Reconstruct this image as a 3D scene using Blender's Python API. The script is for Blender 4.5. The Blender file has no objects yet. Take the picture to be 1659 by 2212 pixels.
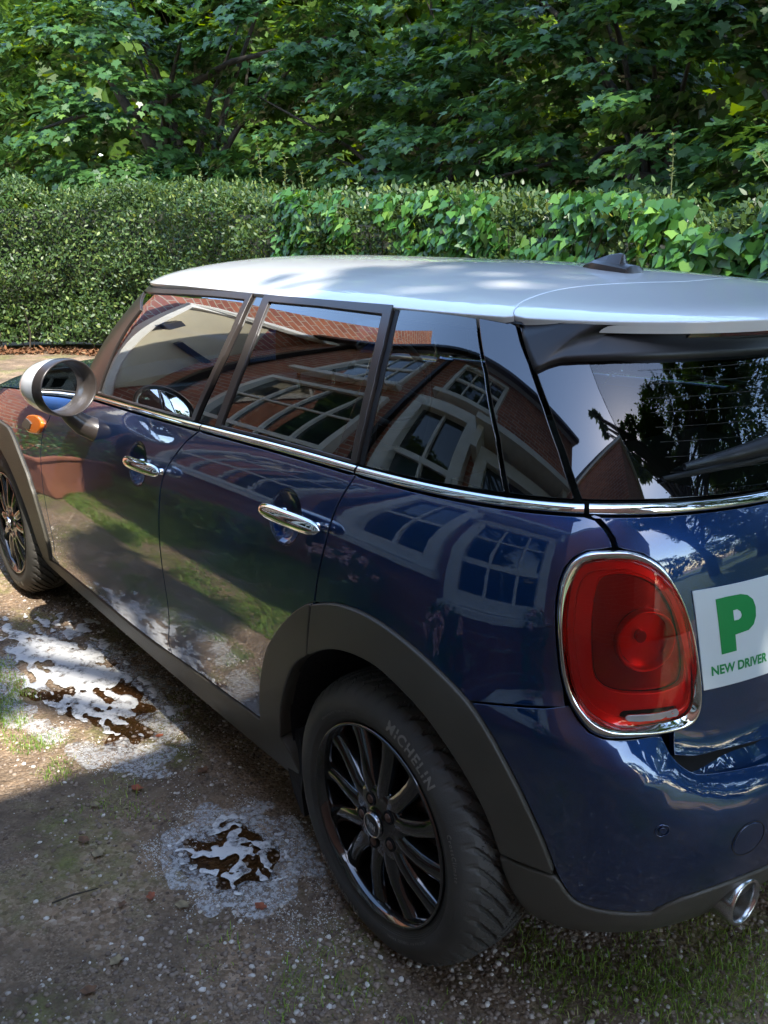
import bpy, math, random
import numpy as np
from mathutils import Vector, Matrix
from mathutils.geometry import delaunay_2d_cdt
random.seed(7); rng=np.random.default_rng(7)
R=math.radians
S=bpy.context.scene
col=S.collection
# A parked hatchback on a gravel drive, hedge and trees behind.
CAMPOS=(-1.29307,1.80383,1.48578)
CAMROT=(-0.654691,0.298925,0.001442)
CAMF=1967.839
# ------------------------------------------------------------------ camera
cd=bpy.data.cameras.new('camera');cam=bpy.data.objects.new('camera',cd);col.objects.link(cam)
cd.sensor_fit='VERTICAL';cd.sensor_height=24.0;cd.lens=24.0*CAMF/2212.0
cd.clip_start=.05;cd.clip_end=500
_y,_p,_r=CAMROT
f=Vector((math.cos(_y)*math.cos(_p),math.sin(_y)*math.cos(_p),-math.sin(_p)))
r=f.cross(Vector((0,0,1))).normalized();u=r.cross(f)
r2=math.cos(_r)*r+math.sin(_r)*u;u2=-math.sin(_r)*r+math.cos(_r)*u
M=Matrix((r2,u2,-f)).transposed().to_4x4();M.translation=Vector(CAMPOS);cam.matrix_world=M
S.camera=cam
# ------------------------------------------------------------------ sky, sun, exposure
SUN=Vector((-.80,.16,1.0)).normalized()
w=bpy.data.worlds.new('World');S.world=w;w.use_nodes=True
nt=w.node_tree;bg=nt.nodes['Background'];sky=nt.nodes.new('ShaderNodeTexSky');sky.sky_type='NISHITA'
sky.sun_disc=False;sky.sun_elevation=math.asin(SUN.z);sky.sun_rotation=math.atan2(SUN.x,SUN.y)
sky.dust_density=.5;sky.air_density=1.1;sky.ozone_density=1.8
nt.links.new(sky.outputs[0],bg.inputs[0]);bg.inputs[1].default_value=.15
ld=bpy.data.lights.new('sun','SUN');ld.energy=2.0;ld.angle=R(.55);ld.color=(1,.95,.87)
lo=bpy.data.objects.new('sun',ld);col.objects.link(lo);lo.rotation_euler=SUN.to_track_quat('Z','Y').to_euler();lo.location=SUN*30
S.view_settings.view_transform='Standard';S.view_settings.look='None';S.view_settings.exposure=2.5;S.view_settings.gamma=1
S.render.engine='CYCLES'
S.cycles.max_bounces=8;S.cycles.transparent_max_bounces=16;S.cycles.glossy_bounces=5
# ------------------------------------------------------------------ materials
def newmat(n):
    m=bpy.data.materials.new(n);m.use_nodes=True
    return m,m.node_tree,m.node_tree.nodes['Principled BSDF']
def pmat(n,c,rough=.5,metal=0,coat=0,coatr=.03,spec=.5,bump=0,bscale=200,var=0,vscale=8):
    m,t,b=newmat(n);b.inputs['Base Color'].default_value=(*c,1);b.inputs['Roughness'].default_value=rough
    b.inputs['Metallic'].default_value=metal;b.inputs['Coat Weight'].default_value=coat;b.inputs['Coat Roughness'].default_value=coatr
    b.inputs['Specular IOR Level'].default_value=spec
    tc=t.nodes.new('ShaderNodeTexCoord')
    if bump:
        no=t.nodes.new('ShaderNodeTexNoise');no.inputs['Scale'].default_value=bscale;no.inputs['Detail'].default_value=3
        bm=t.nodes.new('ShaderNodeBump');bm.inputs['Strength'].default_value=bump;bm.inputs['Distance'].default_value=.01
        t.links.new(tc.outputs['Object'],no.inputs['Vector']);t.links.new(no.outputs[0],bm.inputs['Height']);t.links.new(bm.outputs[0],b.inputs['Normal'])
    if var:
        no=t.nodes.new('ShaderNodeTexNoise');no.inputs['Scale'].default_value=vscale;no.inputs['Detail'].default_value=5
        rp=t.nodes.new('ShaderNodeValToRGB');rp.color_ramp.elements[0].position=.3;rp.color_ramp.elements[1].position=.7
        rp.color_ramp.elements[0].color=(*[x*(1-var) for x in c],1);rp.color_ramp.elements[1].color=(*[min(1,x*(1+var)) for x in c],1)
        t.links.new(tc.outputs['Object'],no.inputs['Vector']);t.links.new(no.outputs[0],rp.inputs[0]);t.links.new(rp.outputs[0],b.inputs['Base Color'])
    return m
def paintmat():
    m,t,b=newmat('blue_paint')
    b.inputs['Metallic'].default_value=.75;b.inputs['Roughness'].default_value=.42
    b.inputs['Coat Weight'].default_value=1;b.inputs['Coat Roughness'].default_value=.008;b.inputs['Coat IOR'].default_value=1.9
    b.inputs['Specular IOR Level'].default_value=.4
    tc=t.nodes.new('ShaderNodeTexCoord')
    vo=t.nodes.new('ShaderNodeTexVoronoi');vo.inputs['Scale'].default_value=1400
    rp=t.nodes.new('ShaderNodeValToRGB');rp.color_ramp.elements[0].color=(.0002,.018,.074,1);rp.color_ramp.elements[1].color=(.0005,.034,.135,1)
    t.links.new(tc.outputs['Object'],vo.inputs['Vector']);t.links.new(vo.outputs['Color'],rp.inputs[0]);t.links.new(rp.outputs[0],b.inputs['Base Color'])
    # fine orange peel on the clear coat
    no=t.nodes.new('ShaderNodeTexNoise');no.inputs['Scale'].default_value=55;no.inputs['Detail'].default_value=1
    bm=t.nodes.new('ShaderNodeBump');bm.inputs['Strength'].default_value=.03;bm.inputs['Distance'].default_value=.002
    t.links.new(tc.outputs['Object'],no.inputs['Vector']);t.links.new(no.outputs[0],bm.inputs['Height']);t.links.new(bm.outputs[0],b.inputs['Coat Normal'])
    # thin road dust towards the sills and a few dried specks: they roughen the clear coat
    dn=t.nodes.new('ShaderNodeTexNoise');dn.inputs['Scale'].default_value=7;dn.inputs['Detail'].default_value=9;dr=t.nodes.new('ShaderNodeValToRGB');dr.color_ramp.elements[0].position=.45;dr.color_ramp.elements[0].color=(.006,.006,.006,1);dr.color_ramp.elements[1].position=.8;dr.color_ramp.elements[1].color=(.028,.028,.028,1)
    t.links.new(tc.outputs['Object'],dn.inputs['Vector']);t.links.new(dn.outputs[0],dr.inputs[0]);t.links.new(dr.outputs[0],b.inputs['Coat Roughness'])
    return m
def glassmat(n,tint,boost=1.0,ior=1.52,rough=0.0):
    m=bpy.data.materials.new(n);m.use_nodes=True;t=m.node_tree;t.nodes.clear()
    o=t.nodes.new('ShaderNodeOutputMaterial');mx=t.nodes.new('ShaderNodeMixShader');tr=t.nodes.new('ShaderNodeBsdfTransparent');g=t.nodes.new('ShaderNodeBsdfGlossy')
    fr=t.nodes.new('ShaderNodeFresnel');fr.inputs['IOR'].default_value=ior;mu=t.nodes.new('ShaderNodeMath');mu.operation='MULTIPLY';mu.use_clamp=True;mu.inputs[1].default_value=boost
    tr.inputs[0].default_value=(*tint,1);g.inputs['Roughness'].default_value=rough
    t.links.new(fr.outputs[0],mu.inputs[0]);t.links.new(mu.outputs[0],mx.inputs[0]);t.links.new(tr.outputs[0],mx.inputs[1]);t.links.new(g.outputs[0],mx.inputs[2]);t.links.new(mx.outputs[0],o.inputs[0])
    return m
def leafmat(n,c1,c2,trans=.35,rough=.45,spec=.5,c3=None):
    m,t,b=newmat(n)
    gi=t.nodes.new('ShaderNodeNewGeometry');rp=t.nodes.new('ShaderNodeValToRGB')
    rp.color_ramp.elements[0].color=(*c1,1);rp.color_ramp.elements[1].color=(*c2,1)
    if c3:
        rp.color_ramp.elements[1].position=.86;e=rp.color_ramp.elements.new(.97);e.color=(*c3,1)
    t.links.new(gi.outputs['Random Per Island'],rp.inputs[0]);t.links.new(rp.outputs[0],b.inputs['Base Color'])
    b.inputs['Roughness'].default_value=rough;b.inputs['Specular IOR Level'].default_value=spec
    tl=t.nodes.new('ShaderNodeBsdfTranslucent');mx=t.nodes.new('ShaderNodeMixShader');mx.inputs[0].default_value=trans
    hs=t.nodes.new('ShaderNodeHueSaturation');hs.inputs['Hue'].default_value=.46;hs.inputs['Saturation'].default_value=1.15;hs.inputs['Value'].default_value=2.0
    t.links.new(rp.outputs[0],hs.inputs['Color']);t.links.new(hs.outputs[0],tl.inputs[0])
    o=t.nodes['Material Output'];t.links.new(b.outputs[0],mx.inputs[1]);t.links.new(tl.outputs[0],mx.inputs[2]);t.links.new(mx.outputs[0],o.inputs[0])
    return m
def brickmat():
    m,t,b=newmat('red_brick')
    tc=t.nodes.new('ShaderNodeTexCoord');br=t.nodes.new('ShaderNodeTexBrick')
    br.inputs['Color1'].default_value=(.40,.135,.065,1);br.inputs['Color2'].default_value=(.27,.085,.05,1);br.inputs['Mortar'].default_value=(.42,.36,.28,1)
    br.inputs['Scale'].default_value=1;br.inputs['Brick Width'].default_value=.235;br.inputs['Row Height'].default_value=.078;br.inputs['Mortar Size'].default_value=.007;br.inputs['Bias'].default_value=-.1
    sp=t.nodes.new('ShaderNodeSeparateXYZ');cb=t.nodes.new('ShaderNodeCombineXYZ');ad=t.nodes.new('ShaderNodeMath');ad.operation='ADD'
    t.links.new(tc.outputs['Object'],sp.inputs[0]);t.links.new(sp.outputs[0],ad.inputs[0]);t.links.new(sp.outputs[1],ad.inputs[1]);t.links.new(ad.outputs[0],cb.inputs[0]);t.links.new(sp.outputs[2],cb.inputs[1])
    t.links.new(cb.outputs[0],br.inputs['Vector'])
    no=t.nodes.new('ShaderNodeTexNoise');no.inputs['Scale'].default_value=3;no.inputs['Detail'].default_value=6;t.links.new(tc.outputs['Object'],no.inputs['Vector'])
    mx=t.nodes.new('ShaderNodeMix');mx.data_type='RGBA';mx.blend_type='MULTIPLY';mx.inputs[0].default_value=.5
    t.links.new(br.outputs[0],mx.inputs[6]);t.links.new(no.outputs[0],mx.inputs[7]);hs=t.nodes.new('ShaderNodeHueSaturation');hs.inputs['Value'].default_value=1.35
    t.links.new(mx.outputs[2],hs.inputs['Color']);t.links.new(hs.outputs[0],b.inputs['Base Color']);b.inputs['Roughness'].default_value=.9
    bm=t.nodes.new('ShaderNodeBump');bm.inputs['Strength'].default_value=.5;bm.inputs['Distance'].default_value=.006;bm.invert=True
    t.links.new(br.outputs['Fac'],bm.inputs['Height']);t.links.new(bm.outputs[0],b.inputs['Normal'])
    return m
MT=dict(
 paint=paintmat(),
 white=pmat('white_roof_paint',(.80,.80,.78),.35,0,1,.02,bump=0),
 clad=pmat('grained_black_plastic',(.070,.064,.050),.46,0,0,spec=.5,bump=.12,bscale=1500,var=.15,vscale=6),
 satin=pmat('satin_window_trim',(.035,.028,.024),.33,0,.2,.25),
 gloss=pmat('gloss_black_trim',(.004,.004,.005),.03,0,1,.01),
 black=pmat('dark_void',(.004,.004,.004),.9),
 liner=pmat('wheel_liner',(.008,.008,.009),.85,bump=.3,bscale=120),
 chrome=pmat('chrome',(.82,.82,.80),.05,1),
 steel=pmat('polished_steel',(.55,.54,.52),.22,1,bump=.05,bscale=60,var=.2,vscale=30),
 rubber=pmat('tyre_rubber',(.058,.054,.047),.62,spec=.45,bump=.1,bscale=300,var=.25,vscale=9),
 letter=pmat('tyre_lettering',(.20,.185,.155),.5),
 seal=pmat('rubber_seal',(.007,.007,.007),.6),
 rim=pmat('gloss_black_alloy',(.006,.006,.006),.1,0,1,.015),
 disc=pmat('brake_disc',(.10,.06,.05),.45,.8,var=.4,vscale=20),
 bolt=pmat('rusty_bolt',(.16,.10,.08),.5,.6,var=.4,vscale=60),
 hubcap=pmat('hub_cap_black',(.006,.006,.006),.25,0,.5),
 silver=pmat('silver_ring',(.6,.6,.6),.25,1),
 amber=pmat('amber_lens',(.75,.17,.01),.12,0,1,.01),
 redlens=pmat('red_lens_bright',(.95,.03,.02),.25,.3,.6,.05),
 darkred=pmat('red_lens_dark',(.075,.002,.002),.10,0,1,.01),
 midred=pmat('red_lens_round',(.55,.012,.004),.12,0,1,.01),
 smoke=pmat('reversing_lens',(.34,.32,.31),.15,0,1,.01),
 plate=pmat('plate_white',(.62,.68,.68),.35,spec=.4),
 green=pmat('plate_green',(.002,.25,.055),.4),
 fabric=pmat('seat_fabric',(.020,.018,.017),.85,bump=.2,bscale=400),
 dash=pmat('dashboard_plastic',(.03,.03,.032),.55,bump=.1,bscale=500),
 palegrey=pmat('pale_cloth',(.45,.50,.50),.8),
 glass=glassmat('side_glass',(.80,.88,.84),3.0),
 glassd=glassmat('tinted_glass',(.50,.58,.54),3.0),
 glassr=glassmat('rear_glass',(.42,.52,.50),1.7),
 lipblack=pmat('satin_black',(.008,.008,.009),.42),
 core=pmat('shaded_twig_mass',(.016,.020,.010),.95,bump=.8,bscale=30,var=.5,vscale=14),
 mirror=pmat('mirror_silver',(.85,.87,.88),.01,1),
 brick=brickmat(),
 render=pmat('cream_render',(.50,.45,.31),.85,bump=.2,bscale=60,var=.12,vscale=2),
 wframe=pmat('white_window_paint',(.74,.72,.64),.45,bump=.05,bscale=40,var=.06),
 pane=pmat('house_window_glass',(.012,.016,.018),.03,0,1,.005),
 slate=pmat('roof_slate',(.06,.06,.068),.7,bump=.4,bscale=30,var=.3,vscale=5),
 pipe=pmat('black_drainpipe',(.01,.01,.01),.4),
 terra=pmat('terracotta',(.34,.13,.075),.8,bump=.1,bscale=60,var=.15,vscale=6),
 bark=pmat('bark',(.045,.036,.024),.95,bump=.8,bscale=25,var=.4,vscale=12),
 stem=pmat('green_stem',(.09,.11,.035),.7),
 petal=pmat('pale_pink_petal',(.75,.50,.47),.6),
 soil=pmat('potting_soil',(.03,.02,.013),.95,bump=.8,bscale=50),
)
MT['gloss'].node_tree.nodes['Principled BSDF'].inputs['Coat IOR'].default_value=1.65
MT['maple']=leafmat('maple_leaf',(.022,.060,.014),(.050,.122,.026),.28,.38,.45,(.12,.21,.035))
MT['maple_far']=leafmat('far_sunlit_leaf',(.030,.070,.010),(.085,.15,.018),.5,.5,.4)
MT['shade']=leafmat('overhead_leaf',(.02,.055,.012),(.05,.11,.02),.35,.5,.4)
MT['hedge']=leafmat('hedge_leaf',(.022,.052,.013),(.070,.125,.028),.30,.45,.45,(.20,.26,.07))
MT['ivy']=leafmat('ivy_leaf',(.022,.085,.016),(.070,.19,.034),.30,.30,.6,(.16,.30,.05))
MT['grass']=leafmat('grass_blade',(.08,.17,.025),(.24,.38,.07),.35,.55,.3,(.42,.42,.18))
MT['weed']=leafmat('weed_leaf',(.08,.12,.03),(.18,.20,.06),.35,.5,.4)
MT['deadleaf']=pmat('dead_leaf',(.13,.065,.03),.8,var=.5,vscale=60)
MT['paleleaf']=pmat('pale_dead_leaf',(.24,.185,.10),.8,var=.4,vscale=60)
MT['redleaf']=pmat('red_dead_leaf',(.27,.075,.03),.75,var=.4,vscale=60)
def foammat(nm='soap_foam',TOP=.92,sc=26):
    m,t,b=newmat(nm);N=t.nodes.new;Lk=t.links.new
    b.inputs['Base Color'].default_value=(.72,.71,.68,1);b.inputs['Roughness'].default_value=.35
    tc=N('ShaderNodeTexCoord');n=N('ShaderNodeTexNoise');n.inputs['Scale'].default_value=sc;n.inputs['Detail'].default_value=8;n.inputs['Roughness'].default_value=.65
    v=N('ShaderNodeTexVoronoi');v.inputs['Scale'].default_value=190;v.feature='DISTANCE_TO_EDGE'
    r=N('ShaderNodeValToRGB');r.color_ramp.elements[0].position=.40 if TOP<.9 else .33;r.color_ramp.elements[0].color=(.05,.05,.05,1);r.color_ramp.elements[1].position=.60 if TOP<.9 else .50;r.color_ramp.elements[1].color=(TOP,TOP,TOP,1)
    tr=N('ShaderNodeBsdfTransparent');mx=N('ShaderNodeMixShader');bm=N('ShaderNodeBump');bm.inputs['Strength'].default_value=.5;bm.inputs['Distance'].default_value=.003
    Lk(tc.outputs['Object'],n.inputs['Vector']);Lk(tc.outputs['Object'],v.inputs['Vector']);Lk(n.outputs[0],r.inputs[0]);Lk(v.outputs[0],bm.inputs['Height']);Lk(bm.outputs[0],b.inputs['Normal'])
    Lk(r.outputs[0],mx.inputs[0]);Lk(tr.outputs[0],mx.inputs[1]);Lk(b.outputs[0],mx.inputs[2]);Lk(mx.outputs[0],t.nodes['Material Output'].inputs[0]);return m
def groundmat():
    m,t,b=newmat('gravel_ground');N=t.nodes.new;Lk=t.links.new
    tc=N('ShaderNodeTexCoord')
    def noise(s,d=6,r=.6):
        n=N('ShaderNodeTexNoise');n.inputs['Scale'].default_value=s;n.inputs['Detail'].default_value=d;n.inputs['Roughness'].default_value=r;Lk(tc.outputs['Object'],n.inputs['Vector']);return n.outputs[0]
    def ramp(x,pts):
        r=N('ShaderNodeValToRGB');e=r.color_ramp.elements
        e[0].position=pts[0][0];e[0].color=(*pts[0][1],1);e[1].position=pts[-1][0];e[1].color=(*pts[-1][1],1)
        for q,c in pts[1:-1]:
            k=e.new(q);k.color=(*c,1)
        Lk(x,r.inputs[0]);return r.outputs[0]
    def mix(fac,a,bb,mode='MIX'):
        x=N('ShaderNodeMix');x.data_type='RGBA';x.blend_type=mode
        if isinstance(fac,float):x.inputs[0].default_value=fac
        else:Lk(fac,x.inputs[0])
        Lk(a,x.inputs[6]);Lk(bb,x.inputs[7]);return x.outputs[2]
    v=N('ShaderNodeTexVoronoi');v.inputs['Scale'].default_value=95;Lk(tc.outputs['Object'],v.inputs['Vector'])
    v2=N('ShaderNodeTexVoronoi');v2.inputs['Scale'].default_value=240;Lk(tc.outputs['Object'],v2.inputs['Vector'])
    peb=ramp(v.outputs['Color'],[(0,(.14,.09,.05)),(.45,(.31,.205,.12)),(.8,(.46,.33,.22)),(1,(.64,.54,.41))])
    grit=ramp(v2.outputs['Color'],[(0,(.09,.060,.036)),(.6,(.23,.16,.10)),(1,(.44,.34,.24))])
    dirt=ramp(noise(14,9,.7),[(.3,(.080,.055,.034)),(.55,(.175,.125,.080)),(.75,(.25,.19,.125))])
    moss=ramp(noise(40,6,.7),[(.3,(.085,.10,.022)),(.7,(.23,.26,.055))])
    a=mix(ramp(noise(2.6,5),[(.42,(0,0,0)),(.6,(1,1,1))]),dirt,peb)
    a=mix(ramp(noise(9,6),[(.45,(0,0,0)),(.62,(.8,.8,.8))]),a,grit)
    a=mix(ramp(noise(1.9,8,.72),[(.50,(0,0,0)),(.66,(.8,.8,.8))]),a,moss)
    Lk(a,b.inputs['Base Color']);b.inputs['Roughness'].default_value=.8;b.inputs['Specular IOR Level'].default_value=.3
    bp=N('ShaderNodeBump');bp.inputs['Strength'].default_value=.8;bp.inputs['Distance'].default_value=.008;bp.invert=True;Lk(v.outputs['Distance'],bp.inputs['Height'])
    bp2=N('ShaderNodeBump');bp2.inputs['Strength'].default_value=.7;bp2.inputs['Distance'].default_value=.012;Lk(noise(30,9,.75),bp2.inputs['Height']);Lk(bp.outputs[0],bp2.inputs['Normal']);Lk(bp2.outputs[0],b.inputs['Normal'])
    return m
MT['ground']=groundmat();MT['foam']=foammat();MT['thinfoam']=foammat('thin_froth',.55,75)
MT['lensred']=glassmat('clear_red_lens',(.98,.30,.26),1.4)
MT['bowlred']=pmat('red_reflector',(.80,.03,.01),.28,.55,.6,.05)
MT['deepred']=pmat('deep_red_reflector',(.30,.006,.006),.22,.5,.8,.03)
# ------------------------------------------------------------------ mesh helpers
def mk(name,V,F,mat,parent=None,normals=None,smooth=True):
    me=bpy.data.meshes.new(name);me.from_pydata([tuple(map(float,v)) for v in V],[],[tuple(map(int,q)) for q in F]);me.update()
    if smooth:me.polygons.foreach_set('use_smooth',[True]*len(me.polygons))
    if normals is not None:me.normals_split_custom_set_from_vertices([tuple(map(float,n)) for n in normals])
    me.materials.append(MT[mat] if isinstance(mat,str) else mat)
    o=bpy.data.objects.new(name,me);col.objects.link(o)
    if parent:o.parent=parent
    return o
def bulk(name,V,loops,starts,totals,mat,parent=None,smooth=False):
    """fast mesh from numpy arrays"""
    me=bpy.data.meshes.new(name);me.vertices.add(len(V));me.vertices.foreach_set('co',np.asarray(V,np.float32).ravel())
    me.loops.add(len(loops));me.loops.foreach_set('vertex_index',np.asarray(loops,np.int32))
    me.polygons.add(len(starts));me.polygons.foreach_set('loop_start',np.asarray(starts,np.int32));me.polygons.foreach_set('loop_total',np.asarray(totals,np.int32))
    if smooth:me.polygons.foreach_set('use_smooth',np.ones(len(starts),bool))
    me.update(calc_edges=True);me.materials.append(MT[mat])
    o=bpy.data.objects.new(name,me);col.objects.link(o)
    if parent:o.parent=parent
    return o
def empty(name,loc=(0,0,0)):
    o=bpy.data.objects.new(name,None);o.location=loc;o.empty_display_size=.1;col.objects.link(o);return o
def tag(o,label=None,cat=None,group=None,kind=None):
    if label:o['label']=label
    if cat:o['category']=cat
    if group:o['group']=group
    if kind:o['kind']=kind
    return o
def box(c,s,rz=0,V=None,F=None):
    """rounded-less box appended to lists"""
    cx,cy,cz=c;hx,hy,hz=s[0]/2,s[1]/2,s[2]/2;k=len(V)
    for dz in (-1,1):
        for dx,dy in ((-1,-1),(1,-1),(1,1),(-1,1)):
            x,y=dx*hx,dy*hy;V.append((cx+x*math.cos(rz)-y*math.sin(rz),cy+x*math.sin(rz)+y*math.cos(rz),cz+dz*hz))
    F+=[(k,k+3,k+2,k+1),(k+4,k+5,k+6,k+7),(k,k+1,k+5,k+4),(k+1,k+2,k+6,k+5),(k+2,k+3,k+7,k+6),(k+3,k,k+4,k+7)]
def boxes(name,L,mat,parent=None,bevel=0):
    V,F=[],[]
    for b in L:box(b[0],b[1],b[2] if len(b)>2 else 0,V,F)
    o=mk(name,V,F,mat,parent,smooth=False)
    if bevel:
        md=o.modifiers.new('bevel','BEVEL');md.width=bevel;md.segments=2;md.limit_method='ANGLE'
    return o
def tube(pts,rad,n=10,V=None,F=None,cap=True):
    pts=[Vector(q) for q in pts];k0=len(V);m=len(pts)
    rad=[rad]*m if not hasattr(rad,'__len__') else rad
    up=Vector((0,0,1))
    for i,q in enumerate(pts):
        d=(pts[min(i+1,m-1)]-pts[max(i-1,0)]).normalized();a=d.cross(up if abs(d.z)<.9 else Vector((1,0,0))).normalized();b=d.cross(a)
        for j in range(n):
            t=2*math.pi*j/n;V.append(tuple(q+rad[i]*(math.cos(t)*a+math.sin(t)*b)))
    for i in range(m-1):
        for j in range(n):
            a=k0+i*n+j;b=k0+i*n+(j+1)%n;F.append((a,b,b+n,a+n))
    if cap:F.append(tuple(k0+j for j in range(n)));F.append(tuple(k0+(m-1)*n+n-1-j for j in range(n)))
def lathe(prof,axis='y',n=64,V=None,F=None,close=False):
    """prof: (radius, offset along axis); spins round the axis through the origin"""
    k=len(V)
    for rr,h in prof:
        for j in range(n):
            t=2*math.pi*j/n;V.append((rr*math.cos(t),h,rr*math.sin(t)))
    m=len(prof)
    for i in range(m-1 if not close else m):
        for j in range(n):
            a=k+i*n+j;b=k+i*n+(j+1)%n;c=k+((i+1)%m)*n+(j+1)%n;d=k+((i+1)%m)*n+j;F.append((a,d,c,b))
def pip(poly,pts):
    """points in polygon"""
    x,y=pts[:,0],pts[:,1];ins=np.zeros(len(pts),bool);n=len(poly);j=n-1
    for i in range(n):
        xi,yi=poly[i];xj,yj=poly[j]
        c=((yi>y)!=(yj>y))&(x<(xj-xi)*(y-yi)/((yj-yi) if yj!=yi else 1e-12)+xi);ins^=c;j=i
    return ins
def resample(poly,step,closed=True):
    poly=np.asarray(poly,float);out=[];n=len(poly)
    for i in range(n if closed else n-1):
        a=poly[i];b=poly[(i+1)%n];d=np.hypot(*(b-a));k=max(1,int(math.ceil(d/step)))
        for j in range(k):out.append(a+(b-a)*j/k)
    if not closed:out.append(poly[-1])
    return np.array(out)
def area(p):
    x,y=p[:,0],p[:,1];return .5*np.sum(x*np.roll(y,-1)-np.roll(x,-1)*y)
def offset(poly,d):
    """shrink a CCW polygon by d"""
    n=len(poly);a=poly-np.roll(poly,1,0);b=np.roll(poly,-1,0)-poly
    na=np.stack([-a[:,1],a[:,0]],1)/(np.hypot(a[:,0],a[:,1])[:,None]+1e-12);nb=np.stack([-b[:,1],b[:,0]],1)/(np.hypot(b[:,0],b[:,1])[:,None]+1e-12)
    m=na+nb;m/=np.maximum((m*m).sum(1)[:,None],.6)/2
    return poly+m*d
def smoothp(pts,sub=4):
    """Catmull-Rom through an open polyline"""
    p=np.asarray(pts,float);q=np.vstack([2*p[0]-p[1],p,2*p[-1]-p[-2]]);out=[]
    for i in range(1,len(q)-2):
        for k in range(sub):
            t=k/sub;out.append(.5*((2*q[i])+(q[i+1]-q[i-1])*t+(2*q[i-1]-5*q[i]+4*q[i+1]-q[i+2])*t*t+(3*q[i]-q[i-1]-3*q[i+1]+q[i+2])*t**3))
    out.append(p[-1]);return np.array(out)
def panel(name,Fn,poly,mat,parent,h=.035,step=.014,lip=.012,rnd=.0016,inset=.0032,holes=(),off=0.,side=1,offn=None,nf=None):
    """a body panel: polygon in surface parameters, triangulated, mapped to 3-D with exact normals, edges rolled inward"""
    poly=np.asarray(poly,float)
    if area(poly)<0:poly=poly[::-1]
    loops=[offset(resample(poly,step),inset)]
    for hh in holes:
        hh=np.asarray(hh,float)
        if area(hh)<0:hh=hh[::-1]
        loops.append(offset(resample(hh,step),-inset)[::-1])
    mn=loops[0].min(0);mx=loops[0].max(0)
    gx,gy=np.meshgrid(np.arange(mn[0]+h*.37,mx[0],h),np.arange(mn[1]+h*.41,mx[1],h));g=np.stack([gx.ravel(),gy.ravel()],1)
    if len(g):
        g=g[pip(loops[0],g)]
        for l in loops[1:]:g=g[~pip(l,g)]
    B=np.concatenate(loops)
    if len(g):
        dd=np.min(((g[:,None]-B[None])**2).sum(-1),1) if len(g)*len(B)<4e7 else np.array([np.min(((q-B)**2).sum(-1)) for q in g]);g=g[dd>(h*.45)**2]
    P2=np.concatenate([B,g]) if len(g) else B
    E=[];k=0
    for l in loops:
        n=len(l);E+=[(k+i,k+(i+1)%n) for i in range(n)];k+=n
    r=delaunay_2d_cdt([Vector((float(a),float(b))) for a,b in P2],E,[],0,1e-7)
    pts=np.array([[v.x,v.y] for v in r[0]]);tr=np.array([t for t in r[2] if len(t)==3])
    c=pts[tr].mean(1);ok=pip(loops[0],c)
    for l in loops[1:]:ok&=~pip(l,c)
    tr=tr[ok]
    # collect border order from the input indices
    back={}
    for i,o in enumerate(r[3]):
        for q in o:back[q]=i
    ofs=off
    def ev(q):
        P=Fn(q[:,0],q[:,1]);N=(nf or (lambda a,b:nrm(Fn,a,b)))(q[:,0],q[:,1])
        dd=ofs if offn is None else ofs+offn(q)
        if np.ndim(dd):dd=dd[:,None]
        return P+N*dd,N
    P,N=ev(pts)
    if side<0:
        pass
    V=list(P);NN=list(N);Fc=[]
    # triangle winding so that the face looks along N
    a,b,cc=P[tr[:,0]],P[tr[:,1]],P[tr[:,2]];fn=np.cross(b-a,cc-a);s=(fn*N[tr[:,0]]).sum(-1)
    for t,q in zip(tr,s):Fc.append(tuple(t) if q>0 else tuple(t[::-1]))
    if lip>0:
        k=0
        for l in loops:
            n=len(l);idx=[back.get(k+i) for i in range(n)];k+=n
            if any(i is None for i in idx):continue
            Pb=P[idx];Nb=N[idx];T=np.roll(Pb,-1,0)-np.roll(Pb,1,0);T/=np.linalg.norm(T,axis=1,keepdims=True)+1e-12
            O=np.cross(T,Nb);O/=np.linalg.norm(O,axis=1,keepdims=True)+1e-12
            # choose outward direction (away from panel)
            tst=pts[idx];mid=l;nx=offset(mid,.004) # towards inside for the outer loop, towards panel for reversed holes
            Pi,_=ev(nx);sg=np.sign(((Pi-Pb)*O).sum(-1).mean());O=O*(-sg if sg else 1)
            rings=[(Pb+O*rnd*.7-Nb*rnd*.3,(Nb+O)/1.414),(Pb+O*rnd-Nb*rnd,O),(Pb+O*rnd-Nb*lip,O)]
            base=[i for i in idx]
            for PP,Nn in rings:
                s0=len(V);V+=list(PP);NN+=list(Nn);cur=[s0+i for i in range(n)]
                for i in range(n):
                    j=(i+1)%n;q=(base[i],base[j],cur[j],cur[i])
                    v0=np.array(V[q[0]]);f_=np.cross(np.array(V[q[1]])-v0,np.array(V[q[3]])-v0)
                    Fc.append(q if f_@(np.array(NN[q[3]])+np.array(NN[q[0]]))>0 else q[::-1])
                base=cur
    V=np.array(V);NN=np.array(NN)
    if side<0:
        V=V*[1,-1,1];NN=NN*[1,-1,1];Fc=[q[::-1] for q in Fc]
    return mk(name,V,Fc,mat,parent,normals=NN)
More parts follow.
